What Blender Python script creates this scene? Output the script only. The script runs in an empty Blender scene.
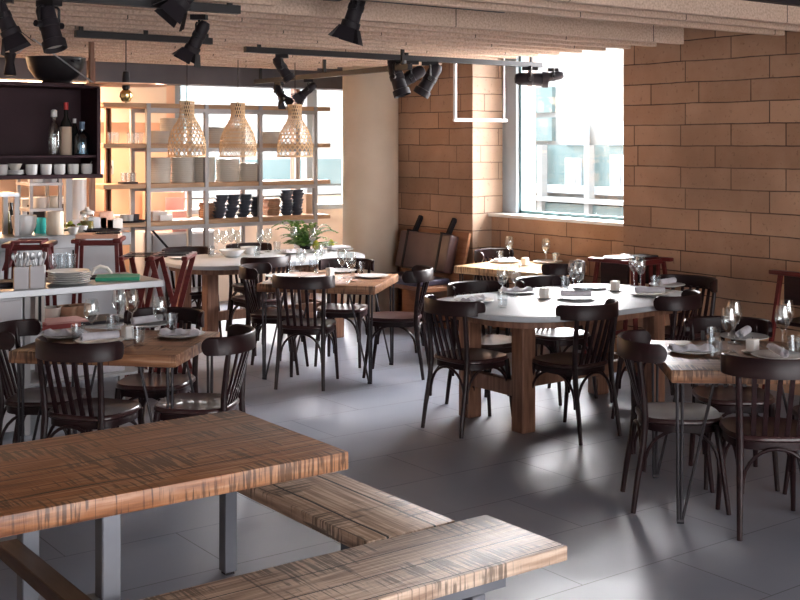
import bpy, bmesh, math, random
from mathutils import Vector, Matrix
random.seed(7)
PI = math.pi
S = bpy.context.scene
C = S.collection
R = math.radians

# ------------------------------------------------------------------ camera, world, sun, exposure
F, HZ, EYE = 1180.0, 143.0, 1.8
CA, SA = math.cos(R(53.6)), math.sin(R(53.6))
cam_d = bpy.data.cameras.new('camera'); cam = bpy.data.objects.new('camera', cam_d); C.objects.link(cam)
cam.location = (0, 0, EYE); cam.rotation_euler = (R(90), 0, R(53.6 - 90))
cam_d.sensor_width = 36; cam_d.lens = F * 36 / 800; cam_d.shift_y = -(300 - HZ) / 800
cam_d.clip_start = .05; cam_d.clip_end = 200
S.camera = cam

W = bpy.data.worlds.new('world'); S.world = W; W.use_nodes = True
def sky():
    # hazy sky: bright around the sun beyond the side window, dimmer on the opposite side
    nt = W.node_tree; bg = nt.nodes['Background']; nw = lambda t: nt.nodes.new(t)
    tc = nw('ShaderNodeTexCoord'); dt = nw('ShaderNodeVectorMath'); dt.operation = 'DOT_PRODUCT'
    dt.inputs[1].default_value = Vector((.78, .55, .30)).normalized(); nt.links.new(tc.outputs['Generated'], dt.inputs[0])
    mr = nw('ShaderNodeMapRange'); mr.interpolation_type = 'SMOOTHSTEP'
    for i, v in ((1, -.3), (2, 1), (3, SKY_DIM), (4, SKY_BRIGHT)): mr.inputs[i].default_value = v
    nt.links.new(dt.outputs['Value'], mr.inputs[0]); nt.links.new(mr.outputs[0], bg.inputs[1])
    bg.inputs[0].default_value = (1, .95, .97, 1)
SKY_DIM, SKY_BRIGHT = 4.6, 34.0
sky()

def light(name, kind, loc, energy, color=(1, 1, 1), **kw):
    d = bpy.data.lights.new(name, kind); d.energy = energy; d.color = color
    o = bpy.data.objects.new(name, d); C.objects.link(o); o.location = loc
    for k, v in kw.items():
        if k == 'aim': o.rotation_euler = (Vector(v) - Vector(loc)).to_track_quat('-Z', 'Y').to_euler()
        else: setattr(d, k, v)
    return o
light('sun', 'SUN', (12, 12, 12), 6.0, (1, .96, .88), aim=(12 - .9, 12 - .43, 12 - 1.18), angle=R(7))
# daylight portals in the window openings
def portal(name, loc, aim, sx, sy):
    o = light(name, 'AREA', loc, 1, aim=aim, shape='RECTANGLE', size=sx, size_y=sy); o.data.cycles.is_portal = True
portal('side_window_daylight', (7.9, 7.73, 1.97), (0, 7.73, 1.97), 1.95, 1.75)
portal('far_window_daylight', (7.0, 12.3, 1.75), (7.0, 0, 1.75), 2.4, 1.5)
portal('rear_window_daylight', (3.5, -2.9, 1.5), (3.5, 9, 1.5), 7.0, 2.6)
light('kitchen_lamp', 'AREA', (3.9, 11.55, 2.6), 110, (1, .70, .47), aim=(3.9, 12.1, 0), size=.7)
light('kitchen_strip', 'AREA', (2.0, 11.5, 2.6), 110, (1, .70, .47), aim=(2.0, 12.1, 0), size=.7)
S.view_settings.view_transform = 'Standard'; S.view_settings.look = 'None'
S.view_settings.gamma = 1; S.view_settings.use_curve_mapping = False
S.view_settings.exposure = 1.2
S.cycles.use_denoising = True; S.cycles.denoising_prefilter = 'ACCURATE'
S.cycles.max_bounces = 10; S.cycles.transparent_max_bounces = 24; S.cycles.glossy_bounces = 3
S.cycles.caustics_reflective = False; S.cycles.caustics_refractive = False
S.cycles.sample_clamp_indirect = 6

def at(x, y, z):
    """floor-plan point seen at photo position (x, y) at height z"""
    d = F * (EYE - z) / (y - HZ); r = (x - 400) / F * d
    return (CA * d + SA * r, SA * d - CA * r, z)
def uv(x, d):
    r = (x - 400) / F * d
    return CA * d + SA * r, SA * d - CA * r
def hz(y, d): return EYE - (y - HZ) * d / F

# ------------------------------------------------------------------ materials
def mat(name, col=(.5, .5, .5), rough=.5, metal=0, coat=0, **kw):
    m = bpy.data.materials.new(name); m.use_nodes = True
    b = m.node_tree.nodes['Principled BSDF']
    b.inputs['Base Color'].default_value = (*col, 1); b.inputs['Roughness'].default_value = rough
    b.inputs['Metallic'].default_value = metal; b.inputs['Coat Weight'].default_value = coat
    if 'emit' in kw:
        b.inputs['Emission Color'].default_value = (*kw['emit'], 1); b.inputs['Emission Strength'].default_value = kw.get('power', 1)
    if 'alpha' in kw: b.inputs['Alpha'].default_value = kw['alpha']
    return m
def N(m, t, **kw):
    n = m.node_tree.nodes.new(t)
    for k, v in kw.items():
        if k in n.inputs: n.inputs[k].default_value = v
        else: setattr(n, k, v)
    return n
def L(m, a, b): m.node_tree.links.new(a, b)
def P(m): return m.node_tree.nodes['Principled BSDF']
def ramp(m, fac, stops):
    r = N(m, 'ShaderNodeValToRGB'); e = r.color_ramp.elements
    while len(e) < len(stops): e.new(.5)
    for i, (p, c) in enumerate(stops): e[i].position = p; e[i].color = (*c, 1)
    L(m, fac, r.inputs[0]); return r.outputs[0]
def noisy(name, c1, c2, scale=4, rough=.5, bump=0, stretch=(1, 1, 1), metal=0, coat=0, detail=6, lo=.3, hi=.7):
    m = mat(name, c1, rough, metal, coat)
    tc = N(m, 'ShaderNodeTexCoord'); mp = N(m, 'ShaderNodeMapping', Scale=stretch); L(m, tc.outputs['Object'], mp.inputs[0])
    n = N(m, 'ShaderNodeTexNoise', Scale=scale, Detail=detail); L(m, mp.outputs[0], n.inputs['Vector'])
    L(m, ramp(m, n.outputs[0], [(lo, c1), (hi, c2)]), P(m).inputs['Base Color'])
    if bump:
        b = N(m, 'ShaderNodeBump', Strength=bump, Distance=.01); L(m, n.outputs[0], b.inputs['Height']); L(m, b.outputs[0], P(m).inputs['Normal'])
    return m
def mixc(m, a, b, fac, mode='MIX'):
    x = N(m, 'ShaderNodeMix', data_type='RGBA', blend_type=mode)
    if isinstance(fac, float): x.inputs[0].default_value = fac
    else: L(m, fac, x.inputs[0])
    for v, i in ((a, 6), (b, 7)):
        if isinstance(v, tuple): x.inputs[i].default_value = (*v, 1)
        else: L(m, v, x.inputs[i])
    return x.outputs[2]
def math_(m, op, a, b):
    n = N(m, 'ShaderNodeMath', operation=op)
    for v, i in ((a, 0), (b, 1)):
        if isinstance(v, (int, float)): n.inputs[i].default_value = v
        else: L(m, v, n.inputs[i])
    return n.outputs[0]

def rustic(name, base, light_, dark, plank=.2, axis=0, rough=.42, gap_w=.025):
    """sawn planks running along the object's local axis, with dark cross saw marks"""
    m = mat(name, base, rough)
    tc = N(m, 'ShaderNodeTexCoord'); sep = N(m, 'ShaderNodeSeparateXYZ'); L(m, tc.outputs['Object'], sep.inputs[0])
    a, b = (sep.outputs[0], sep.outputs[1]) if axis == 0 else (sep.outputs[1], sep.outputs[0])
    co = N(m, 'ShaderNodeCombineXYZ'); L(m, a, co.inputs[0]); L(m, b, co.inputs[1]); L(m, sep.outputs[2], co.inputs[2])
    def noise(sc, scale, detail=5, dist=0):
        mp = N(m, 'ShaderNodeMapping', Scale=sc); L(m, co.outputs[0], mp.inputs[0])
        n = N(m, 'ShaderNodeTexNoise', Scale=scale, Detail=detail, Distortion=dist); L(m, mp.outputs[0], n.inputs['Vector']); return n.outputs[0]
    grain = noise((1.0, 22, 14), 3)
    saw = noise((44, 1.9, 3), 1.8, 9, .7)
    patch = noise((1.6, 3.5, 3), 1.7, 5)
    long_ = noise((.8, 16, 16), 2.2, 4, .5)
    col = ramp(m, grain, [(.30, dark), (.52, base), (.70, light_)])
    col = mixc(m, col, light_, ramp(m, patch, [(.50, (0, 0, 0)), (.66, (.8, .8, .8))]))
    k = math_(m, 'ADD', math_(m, 'MULTIPLY', saw, .5), math_(m, 'MULTIPLY', patch, .5))
    marks = ramp(m, k, [(.525, (0, 0, 0)), (.57, (1, 1, 1))])
    crk = ramp(m, long_, [(.31, (1, 1, 1)), (.345, (0, 0, 0))])
    marks = math_(m, 'MAXIMUM', math_(m, 'MULTIPLY', marks, .75), math_(m, 'MULTIPLY', crk, .8))
    col = mixc(m, col, tuple(c * .3 for c in dark), marks)
    w = math_(m, 'FRACT', math_(m, 'DIVIDE', math_(m, 'ADD', math_(m, 'ADD', b, .115), math_(m, 'MULTIPLY', patch, .02)), plank), 0)
    gap = math_(m, 'LESS_THAN', w, gap_w)
    col = mixc(m, col, (.012, .008, .006), gap)
    L(m, col, P(m).inputs['Base Color'])
    h = math_(m, 'SUBTRACT', math_(m, 'MULTIPLY', math_(m, 'ADD', saw, grain), .5), gap)
    bp = N(m, 'ShaderNodeBump', Strength=.6, Distance=.006); L(m, h, bp.inputs['Height']); L(m, bp.outputs[0], P(m).inputs['Normal'])
    return m

def blockwork(name, axes, c1, c2, c3):
    m = mat(name, c1, .75)
    tc = N(m, 'ShaderNodeTexCoord'); sep = N(m, 'ShaderNodeSeparateXYZ'); L(m, tc.outputs['Object'], sep.inputs[0])
    co = N(m, 'ShaderNodeCombineXYZ')
    nw = N(m, 'ShaderNodeTexNoise', Scale=2.2, Detail=3); L(m, tc.outputs['Object'], nw.inputs['Vector'])
    L(m, math_(m, 'ADD', sep.outputs[axes[0]], .13), co.inputs[0])
    L(m, math_(m, 'ADD', math_(m, 'ADD', sep.outputs[2], 1.65 - 1.79), math_(m, 'MULTIPLY', nw.outputs[0], .022)), co.inputs[1])
    br = N(m, 'ShaderNodeTexBrick', offset=.37, offset_frequency=3, squash=.62, squash_frequency=2)
    br.inputs['Scale'].default_value = 1; br.inputs['Mortar Size'].default_value = .0045; br.inputs['Mortar Smooth'].default_value = .1
    br.inputs['Brick Width'].default_value = .78; br.inputs['Row Height'].default_value = .165; br.inputs['Bias'].default_value = 0
    br.inputs['Color1'].default_value = (*c1, 1); br.inputs['Color2'].default_value = (*c2, 1)
    br.inputs['Mortar'].default_value = (c1[0] * .18, c1[1] * .16, c1[2] * .16, 1)
    L(m, co.outputs[0], br.inputs['Vector'])
    n2 = N(m, 'ShaderNodeTexNoise', Scale=5, Detail=8, Roughness=.65); L(m, tc.outputs['Object'], n2.inputs['Vector'])
    f = ramp(m, n2.outputs[0], [(.42, (0, 0, 0)), (.8, (1, 1, 1))])
    col = mixc(m, br.outputs['Color'], c3, math_(m, 'MULTIPLY', f, .30))
    n4 = N(m, 'ShaderNodeTexNoise', Scale=1.1, Detail=4); L(m, tc.outputs['Object'], n4.inputs['Vector'])
    col = mixc(m, col, tuple(c * .55 for c in c1), ramp(m, n4.outputs[0], [(.45, (0, 0, 0)), (.75, (.6, .6, .6))]))
    n5 = N(m, 'ShaderNodeTexNoise', Scale=38, Detail=5); L(m, tc.outputs['Object'], n5.inputs['Vector'])
    col = mixc(m, col, tuple(c * .4 for c in c1), ramp(m, n5.outputs[0], [(.62, (0, 0, 0)), (.74, (.55, .55, .55))]))
    L(m, col, P(m).inputs['Base Color'])
    h = math_(m, 'SUBTRACT', math_(m, 'MULTIPLY', n2.outputs[0], .4), br.outputs['Fac'])
    bp = N(m, 'ShaderNodeBump', Strength=.7, Distance=.012); L(m, h, bp.inputs['Height']); L(m, bp.outputs[0], P(m).inputs['Normal'])
    return m

def floor_mat():
    m = mat('slate_tile', (.1, .1, .12), .38)
    tc = N(m, 'ShaderNodeTexCoord'); mp = N(m, 'ShaderNodeMapping'); mp.inputs['Location'].default_value = (-.3, .25, 0)
    L(m, tc.outputs['Object'], mp.inputs[0])
    br = N(m, 'ShaderNodeTexBrick', offset=.5); br.inputs['Scale'].default_value = 1
    br.inputs['Mortar Size'].default_value = .003; br.inputs['Brick Width'].default_value = 1.05; br.inputs['Row Height'].default_value = .525
    br.inputs['Color1'].default_value = (.21, .228, .28, 1); br.inputs['Color2'].default_value = (.245, .262, .315, 1); br.inputs['Mortar'].default_value = (.06, .06, .065, 1)
    L(m, mp.outputs[0], br.inputs['Vector'])
    n = N(m, 'ShaderNodeTexNoise', Scale=2.5, Detail=7); L(m, tc.outputs['Object'], n.inputs['Vector'])
    col = mixc(m, br.outputs['Color'], (.34, .345, .385), math_(m, 'MULTIPLY', ramp(m, n.outputs[0], [(.4, (0, 0, 0)), (.75, (1, 1, 1))]), .5))
    L(m, col, P(m).inputs['Base Color'])
    L(m, ramp(m, n.outputs[0], [(.3, (.34,) * 3), (.7, (.46,) * 3)]), P(m).inputs['Roughness'])
    bp = N(m, 'ShaderNodeBump', Strength=.25, Distance=.004); L(m, math_(m, 'SUBTRACT', math_(m, 'MULTIPLY', n.outputs[0], .3), br.outputs['Fac']), bp.inputs['Height']); L(m, bp.outputs[0], P(m).inputs['Normal'])
    return m

def board_mat():
    m = mat('wood_wool_board', (.5, .36, .25), .9)
    tc = N(m, 'ShaderNodeTexCoord'); sep = N(m, 'ShaderNodeSeparateXYZ'); L(m, tc.outputs['Object'], sep.inputs[0])
    n = N(m, 'ShaderNodeTexNoise', Scale=70, Detail=4); L(m, tc.outputs['Object'], n.inputs['Vector'])
    n3 = N(m, 'ShaderNodeTexNoise', Scale=1.5, Detail=3); L(m, tc.outputs['Object'], n3.inputs['Vector'])
    col = ramp(m, n.outputs[0], [(.3, (.46, .31, .23)), (.7, (.80, .62, .49))])
    col = mixc(m, col, (.66, .46, .34), math_(m, 'MULTIPLY', n3.outputs[0], .6))
    wv = math_(m, 'FRACT', math_(m, 'DIVIDE', math_(m, 'ADD', sep.outputs[0], math_(m, 'MULTIPLY', sep.outputs[1], 2.37)), 1.9), 0)
    col = mixc(m, col, (.05, .035, .03), math_(m, 'LESS_THAN', wv, .004))
    L(m, col, P(m).inputs['Base Color'])
    bp = N(m, 'ShaderNodeBump', Strength=.5, Distance=.006); L(m, n.outputs[0], bp.inputs['Height']); L(m, bp.outputs[0], P(m).inputs['Normal'])
    return m

def glass_mat(name, tint=(.96, .98, .98), lo=.05, hi=.55, rough=.02):
    m = bpy.data.materials.new(name); m.use_nodes = True; nt = m.node_tree; nt.nodes.remove(P(m))
    out = nt.nodes['Material Output']
    lw = N(m, 'ShaderNodeLayerWeight', Blend=.35)
    f = ramp(m, lw.outputs['Facing'], [(.0, (lo,) * 3), (.55, (lo * 1.6,) * 3), (1, (hi,) * 3)])
    t = N(m, 'ShaderNodeBsdfTransparent', Color=(*tint, 1)); g = N(m, 'ShaderNodeBsdfGlossy', Roughness=rough, Color=(1, 1, 1, 1))
    mx = N(m, 'ShaderNodeMixShader'); L(m, f, mx.inputs[0]); L(m, t.outputs[0], mx.inputs[1]); L(m, g.outputs[0], mx.inputs[2])
    L(m, mx.outputs[0], out.inputs[0]); return m

M = dict(
    floor=floor_mat(), board=board_mat(),
    block_y=blockwork('sandstone_blocks_along', (1,), (.36, .20, .122), (.52, .315, .205), (.62, .44, .32)),
    block_x_lit=blockwork('sandstone_blocks_across_lit', (0,), (.45, .31, .22), (.52, .37, .27), (.60, .46, .36)),  # paler than the long faces: window light on the niche reveal painted into colour
    dark_ceiling=noisy('dark_ceiling_paint', (.05, .042, .045), (.08, .07, .07), 3, .9),
    beam=noisy('grey_beam_paint', (.10, .095, .11), (.14, .13, .14), 3, .8),
    plaster=noisy('trowelled_plaster', (.60, .50, .39), (.70, .60, .49), 2.2, .85, .15),
    cream=noisy('cream_wall_paint', (.74, .62, .50), (.80, .68, .56), 2, .8),
    peach=noisy('peach_tile', (.85, .55, .36), (.88, .60, .42), 1.5, .5),
    rear=noisy('plain_plaster_wall', (.66, .58, .52), (.72, .64, .58), 2, .9),
    white=noisy('white_render', (.17, .185, .185), (.20, .21, .21), 2, .7),
    teal=noisy('pale_teal_glazing', (.075, .115, .12), (.095, .135, .14), 1.2, .25),
    frame_blue=mat('pale_grey_frame', (.36, .42, .47), .5),
    frame_teal=mat('dark_teal_gasket', (.06, .14, .15), .4),
    pane=glass_mat('window_pane', (.97, .99, .99), .03, .25, .01),
    glass=glass_mat('clear_glass', (.95, .97, .97), .10, .95, .02),
    tumbler=glass_mat('pressed_glass', (.92, .94, .95), .07, .6, .04),
    chair=noisy('dark_stained_beech', (.010, .0035, .0045), (.022, .007, .008), 6, .40, 0, (1, 1, 6)),
    seat=noisy('dark_polished_seat', (.028, .011, .012), (.05, .020, .020), 5, .28, 0, (6, 1, 1), coat=.2),
    red=noisy('dark_red_stain', (.085, .012, .012), (.14, .022, .020), 6, .4, 0, (1, 1, 6)),
    black=mat('black_metal', (.012, .010, .012), .45),
    matblack=mat('matt_black_enamel', (.018, .014, .018), .6),
    hairpin=mat('hairpin_steel', (.05, .045, .05), .4, .6),
    steel_leg=noisy('grey_box_steel', (.12, .125, .145), (.16, .165, .185), 5, .42, metal=.4),
    stainless=noisy('brushed_stainless', (.42, .43, .45), (.50, .51, .53), 3, .36, 0, (1, 30, 1), metal=.85),
    steel_paint=mat('grey_rack_steel', (.33, .32, .32), .45, .4),
    ply=noisy('oak_shelf_board', (.38, .22, .12), (.52, .33, .19), 5, .55, 0, (1, 10, 10)),
    rustic_u=rustic('sawn_table_planks', (.31, .12, .045), (.48, .26, .145), (.105, .038, .018), .26, 0),
    rustic_b=rustic('sawn_bench_planks_across', (.48, .32, .22), (.72, .55, .42), (.20, .115, .075), .205, 1, .45, .05),
    rustic_n=rustic('sawn_bench_planks_along', (.52, .36, .26), (.78, .62, .49), (.22, .13, .09), .14, 0, .45, .04),
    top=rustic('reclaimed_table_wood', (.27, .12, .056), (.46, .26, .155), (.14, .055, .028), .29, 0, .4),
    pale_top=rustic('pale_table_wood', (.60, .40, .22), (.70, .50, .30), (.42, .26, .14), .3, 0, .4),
    legwood=noisy('worn_leg_timber', (.13, .05, .028), (.30, .15, .09), 7, .55, .4, (5, 5, .5)),
    darkwood=noisy('dark_brown_beam', (.045, .025, .018), (.09, .05, .035), 6, .5, .1, (8, 1, 8)),
    marble=noisy('white_stone_top', (.42, .44, .47), (.50, .52, .55), 3, .45),
    china=mat('glazed_china', (.72, .71, .70), .25), stoneware=noisy('grey_stoneware', (.52, .49, .44), (.62, .58, .52), 6, .45),
    navy=noisy('dark_blue_stoneware', (.05, .055, .075), (.09, .10, .13), 8, .4),
    linen=noisy('folded_linen', (.58, .55, .60), (.70, .68, .72), 30, .9, .15), wax=mat('white_wax', (.85, .82, .78), .5),
    leather=noisy('brown_leather', (.085, .046, .045), (.125, .072, .068), 5, .38, .05), blueleather=noisy('blue_black_leather', (.07, .065, .115), (.105, .10, .16), 5, .38),
    benchwood=noisy('bench_panel_wood', (.28, .11, .05), (.40, .19, .10), 5, .5, 0, (1, 1, 8)),
    cabinet=noisy('plum_black_cabinet', (.022, .006, .011), (.04, .013, .019), 3, .6),
    panel=noisy('pale_cabinet_panel', (.58, .57, .60), (.64, .62, .64), 2, .4),
    rattan=noisy('rattan_cane', (.62, .40, .22), (.78, .55, .33), 20, .6),
    copper=mat('copper_disc', (.75, .42, .28), .4, .5), gold=mat('gold_mirror_bulb', (.85, .62, .25), .12, 1),
    white_metal=mat('white_lacquer', (.85, .85, .85), .4), cream_china=mat('cream_glaze', (.78, .66, .52), .35),
    turq=mat('turquoise_enamel', (.05, .50, .47), .35), green=mat('green_card', (.02, .30, .17), .5),
    paper=mat('paper', (.75, .68, .62), .8), pinkbox=mat('pink_enamel', (.74, .40, .28), .5), pink=mat('pink_paper', (.75, .40, .36), .8), redcard=mat('red_card', (.36, .07, .065), .7), dullred=mat('dull_red_cloth', (.20, .045, .05), .85),
    leaf=noisy('leaf_green', (.05, .14, .03), (.16, .30, .06), 8, .45), lemon=mat('yellow_green_fruit', (.45, .50, .06), .45),
    soil=mat('terracotta_pot', (.30, .16, .10), .8), amber=mat('whisky_label', (.62, .48, .36), .6), darkglass=mat('dark_bottle_glass', (.02, .02, .02), .12),
    blueglass=glass_mat('blue_bottle', (.55, .68, .75), .12, .6), redcap=mat('red_foil', (.55, .03, .03), .4), bluecap=mat('blue_foil', (.10, .16, .26), .4),
    oil=mat('olive_oil', (.20, .15, .03), .25), cork=noisy('cork_board', (.33, .18, .11), (.42, .25, .16), 20, .8),
    ground=noisy('grey_paving', (.16, .16, .16), (.20, .20, .20), 2, .8), orange=mat('orange_laminate', (.60, .16, .04), .5),
    lens=mat('lamp_lens', (.6, .55, .5), .15),
)

for k_ in ('chair', 'seat', 'cabinet', 'black', 'matblack', 'red', 'darkwood', 'hairpin'): P(M[k_]).inputs['Specular IOR Level'].default_value = .28

# ------------------------------------------------------------------ mesh builder
class MB:
    def __init__(s): s.v = []; s.f = []
    def add(s, vs, fs):
        n = len(s.v); s.v += [tuple(v) for v in vs]; s.f += [tuple(i + n for i in f) for f in fs]; return s
    def box(s, lo, hi, mtx=None):
        (a, b, c), (d, e, f) = lo, hi
        vs = [Vector(p) for p in ((a, b, c), (d, b, c), (d, e, c), (a, e, c), (a, b, f), (d, b, f), (d, e, f), (a, e, f))]
        if mtx: vs = [mtx @ v for v in vs]
        return s.add(vs, [(3, 2, 1, 0), (4, 5, 6, 7), (0, 1, 5, 4), (1, 2, 6, 5), (2, 3, 7, 6), (3, 0, 4, 7)])
    def tube(s, pts, rad, seg=8, caps=True):
        pts = [Vector(p) for p in pts]; n = len(pts)
        rad = rad if isinstance(rad, (list, tuple)) else [rad] * n
        T = [(pts[min(i + 1, n - 1)] - pts[max(i - 1, 0)]).normalized() for i in range(n)]
        ref = Vector((0, 0, 1)) if abs(T[0].z) < .9 else Vector((1, 0, 0))
        u = T[0].cross(ref).normalized(); vs = []
        for i in range(n):
            u = (u - T[i] * u.dot(T[i])).normalized(); w = T[i].cross(u)
            vs += [pts[i] + (u * math.cos(2 * PI * k / seg) + w * math.sin(2 * PI * k / seg)) * rad[i] for k in range(seg)]
        fs = [(i * seg + k, i * seg + (k + 1) % seg, (i + 1) * seg + (k + 1) % seg, (i + 1) * seg + k) for i in range(n - 1) for k in range(seg)]
        if caps: fs += [tuple(range(seg - 1, -1, -1)), tuple((n - 1) * seg + k for k in range(seg))]
        return s.add(vs, fs)
    def lathe(s, prof, seg=24, c=(0, 0, 0), flute=0):
        vs = []; 
        for r, z in prof:
            for k in range(seg):
                rr = r * (1 + (flute if k % 2 else 0)); a = 2 * PI * k / seg
                vs.append((c[0] + rr * math.cos(a), c[1] + rr * math.sin(a), c[2] + z))
        n = len(prof)
        fs = [(i * seg + k, i * seg + (k + 1) % seg, (i + 1) * seg + (k + 1) % seg, (i + 1) * seg + k) for i in range(n - 1) for k in range(seg)]
        if prof[0][0] > 1e-4 and prof[0] != prof[-1]: fs.append(tuple(range(seg - 1, -1, -1)))
        if prof[-1][0] > 1e-4 and prof[0] != prof[-1]: fs.append(tuple((n - 1) * seg + k for k in range(seg)))
        return s.add(vs, fs)
    def prism(s, poly, z0, z1):
        n = len(poly)
        return s.add([(x, y, z0) for x, y in poly] + [(x, y, z1) for x, y in poly],
                     [tuple(range(n - 1, -1, -1)), tuple(range(n, 2 * n))] + [(i, (i + 1) % n, n + (i + 1) % n, n + i) for i in range(n)])
    def loft(s, rings, closed=True):
        k = len(rings[0]); vs = [p for r in rings for p in r]
        fs = [(i * k + j, i * k + (j + 1) % k, (i + 1) * k + (j + 1) % k, (i + 1) * k + j) for i in range(len(rings) - 1) for j in range(k)]
        fs += [tuple(range(k - 1, -1, -1)), tuple((len(rings) - 1) * k + j for j in range(k))]
        return s.add(vs, fs)
    def build(s, name, m, parent=None, bevel=0, seg=2, angle=35, loc=(0, 0, 0)):
        me = bpy.data.meshes.new(name); me.from_pydata(s.v, [], s.f); me.update()
        b = bmesh.new(); b.from_mesh(me)
        bmesh.ops.remove_doubles(b, verts=b.verts, dist=1e-5)
        if bevel:
            es = [e for e in b.edges if len(e.link_faces) == 2 and e.calc_face_angle(0) > R(30)]
            bmesh.ops.bevel(b, geom=es, offset=bevel, segments=seg, profile=.5, affect='EDGES', clamp_overlap=True)
        bmesh.ops.recalc_face_normals(b, faces=b.faces)
        b.to_mesh(me); b.free()
        me.shade_smooth(); me.set_sharp_from_angle(angle=R(angle))
        me.materials.append(m if not isinstance(m, str) else M[m])
        o = bpy.data.objects.new(name, me); C.objects.link(o); o.location = loc
        if parent: o.parent = parent
        return o

def tag(o, label, cat, group=None):
    o['label'] = label; o['category'] = cat
    if group: o['group'] = group
    return o
def thing(name, label, cat, loc=(0, 0, 0), rz=0, group=None):
    o = bpy.data.objects.new(name, None); C.objects.link(o); o.location = loc; o.rotation_euler = (0, 0, rz)
    o.empty_display_size = .05
    return tag(o, label, cat, group)
def struct(name, mb, m, bevel=0, parent=None):
    o = mb.build(name, m, parent, bevel); 
    if not parent: o['kind'] = 'structure'
    return o
def dup(root, loc, rz, label, group=None):
    r = root.copy(); C.objects.link(r); r.location = loc; r.rotation_euler = (0, 0, rz); r['label'] = label
    if group: r['group'] = group
    for ch in root.children:
        c = ch.copy(); C.objects.link(c); c.parent = r
        for g in ch.children:
            d = g.copy(); C.objects.link(d); d.parent = c
    return r
PROTO = {}
def put(make, loc, rz, label, group=None, key=None):
    key = key or make.__name__
    if key not in PROTO:
        o = make(); PROTO[key] = o; o.location = loc; o.rotation_euler = (0, 0, rz); o['label'] = label
        if group: o['group'] = group
        return o
    return dup(PROTO[key], loc, rz, label, group)
B = lambda lo, hi, mtx=None: MB().box(lo, hi, mtx)
def rrect(a, b, r, n=8):
    out = []
    for cx, cy, t0 in ((a - r, b - r, 0), (-a + r, b - r, 90), (-a + r, -b + r, 180), (a - r, -b + r, 270)):
        for i in range(n + 1):
            t = R(t0 + 90 * i / n); out.append((cx + r * math.cos(t), cy + r * math.sin(t)))
    return out

# ------------------------------------------------------------------ setting
UR, UW = 7.28, 7.52          # inner face of the block wall, face of the low wall in the window niche
V0, V1 = 6.76, 8.70          # window niche along the wall
def atV(x, V):
    k = (x - 400) / F; return V * (CA + SA * k) / (SA - CA * k)
def atU(x, U):
    k = (x - 400) / F; return U * (SA - CA * k) / (CA + SA * k)
def dep(U, V): return CA * U + SA * V
def two_face(o, m2):
    o.data.materials.append(M[m2])
    for p in o.data.polygons:
        if abs(p.normal.y) > .7: p.material_index = 1
    return o
struct('floor', B((-3, -3, -.12), (8.3, 12.4, 0)), 'floor')
struct('ceiling', B((-3, -3, 2.95), (8.3, 12.4, 3.1)), 'dark_ceiling')
two_face(struct('wall_right', B((UR, -3, 0), (8.1, V0, 2.95)), 'block_y'), 'block_x_lit')
two_face(struct('wall_right_far', B((UR, V1, 0), (8.1, 9.95, 2.95)), 'block_y'), 'block_x_lit')
struct('wall_niche', B((UW, V0, 0), (8.1, V1, 1.09)), 'block_y')
struct('wall_lintel', B((7.6, V0, 2.86), (8.1, V1, 2.95)), 'white')
pu, pv = uv(370.5, 12.25)
struct('wall_pier', MB().lathe([(.29, 0), (.29, 2.95)], 48, (pu, pv, 0)), 'plaster')
struct('wall_side_far', B((8.1, 9.95, 0), (8.3, 12.2, 2.95)), 'cream')
struct('wall_kitchen', B((-3, 12.0, 0), (5.75, 12.2, 2.95)), 'peach')
struct('wall_back_low', B((5.75, 12.0, 0), (8.3, 12.2, 1.0)), 'cream')
struct('wall_back_lintel', B((5.75, 12.0, 2.52), (8.3, 12.2, 2.95)), 'cream')
struct('wall_left', B((-3.0, -3, 0), (-2.8, 12.2, 2.95)), 'rear')
rw = MB().box((-3, -3, 0), (0, -2.8, 2.95)).box((7.0, -3, 0), (8.3, -2.8, 2.95)).box((0, -3, 0), (7.0, -2.8, .2)).box((0, -3, 2.8), (7.0, -2.8, 2.95))
struct('wall_rear', rw, 'rear')
struct('trim_1', B((-2.8, 11.0, 2.40), (7.9, 11.3, 2.95)), 'beam')
struct('trim_2', B((-2.8, 11.9, 2.02), (5.6, 12.0, 2.95)), 'cream')
struct('trim_3', B((7.47, V0, 1.09), (7.75, V1, 1.12)), 'white_metal', bevel=.004)      # window sill
# side window: frame and pane
w = struct('window_1', MB().box((7.66, V1 - .2, 1.12), (7.76, V1, 2.86)).box((7.66, V0 - .02, 1.12), (7.76, V0 + .04, 2.86)).box((7.66, V0, 2.80), (7.76, V1, 2.86)), 'frame_blue', bevel=.004)
MB().box((7.70, V0 + .04, 1.12), (7.74, V1 - .2, 1.15)).box((7.70, V1 - .225, 1.12), (7.74, V1 - .2, 2.8)).build('gasket', M['frame_teal'], w)
B((7.715, V0 + .04, 1.13), (7.725, V1 - .2, 2.8)).build('pane', M['pane'], w)
w = struct('window_2', MB().box((5.75, 12.02, 1.0), (8.1, 12.12, 1.06)).box((5.75, 12.02, 2.46), (8.1, 12.12, 2.52)).box((5.75, 12.02, 1.0), (5.83, 12.12, 2.5)), 'frame_blue', bevel=.004)
for x, wd, m in ((295, .05, 'legwood'), (309, .14, 'frame_blue'), (216, .0, 'x')):
    if wd: u = atV(x, 12.07); B((u - wd / 2, 12.0, 1.06), (u + wd / 2, 12.13, 2.46)).build('mullion', M[m], w)
B((5.8, 12.065, 1.05), (8.1, 12.075, 2.48)).build('pane', M['pane'], w)
w = struct('window_3', MB().box((0, -2.95, .2), (7.0, -2.88, .26)).box((0, -2.95, 2.74), (7.0, -2.88, 2.8)).box((3.47, -2.95, .2), (3.53, -2.88, 2.8)), 'frame_blue')
B((0, -2.92, .2), (7.0, -2.91, 2.8)).build('pane', M['pane'], w)
struct('ground', B((-20, -20, -.5), (40, 40, -.4)), 'ground')

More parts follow.
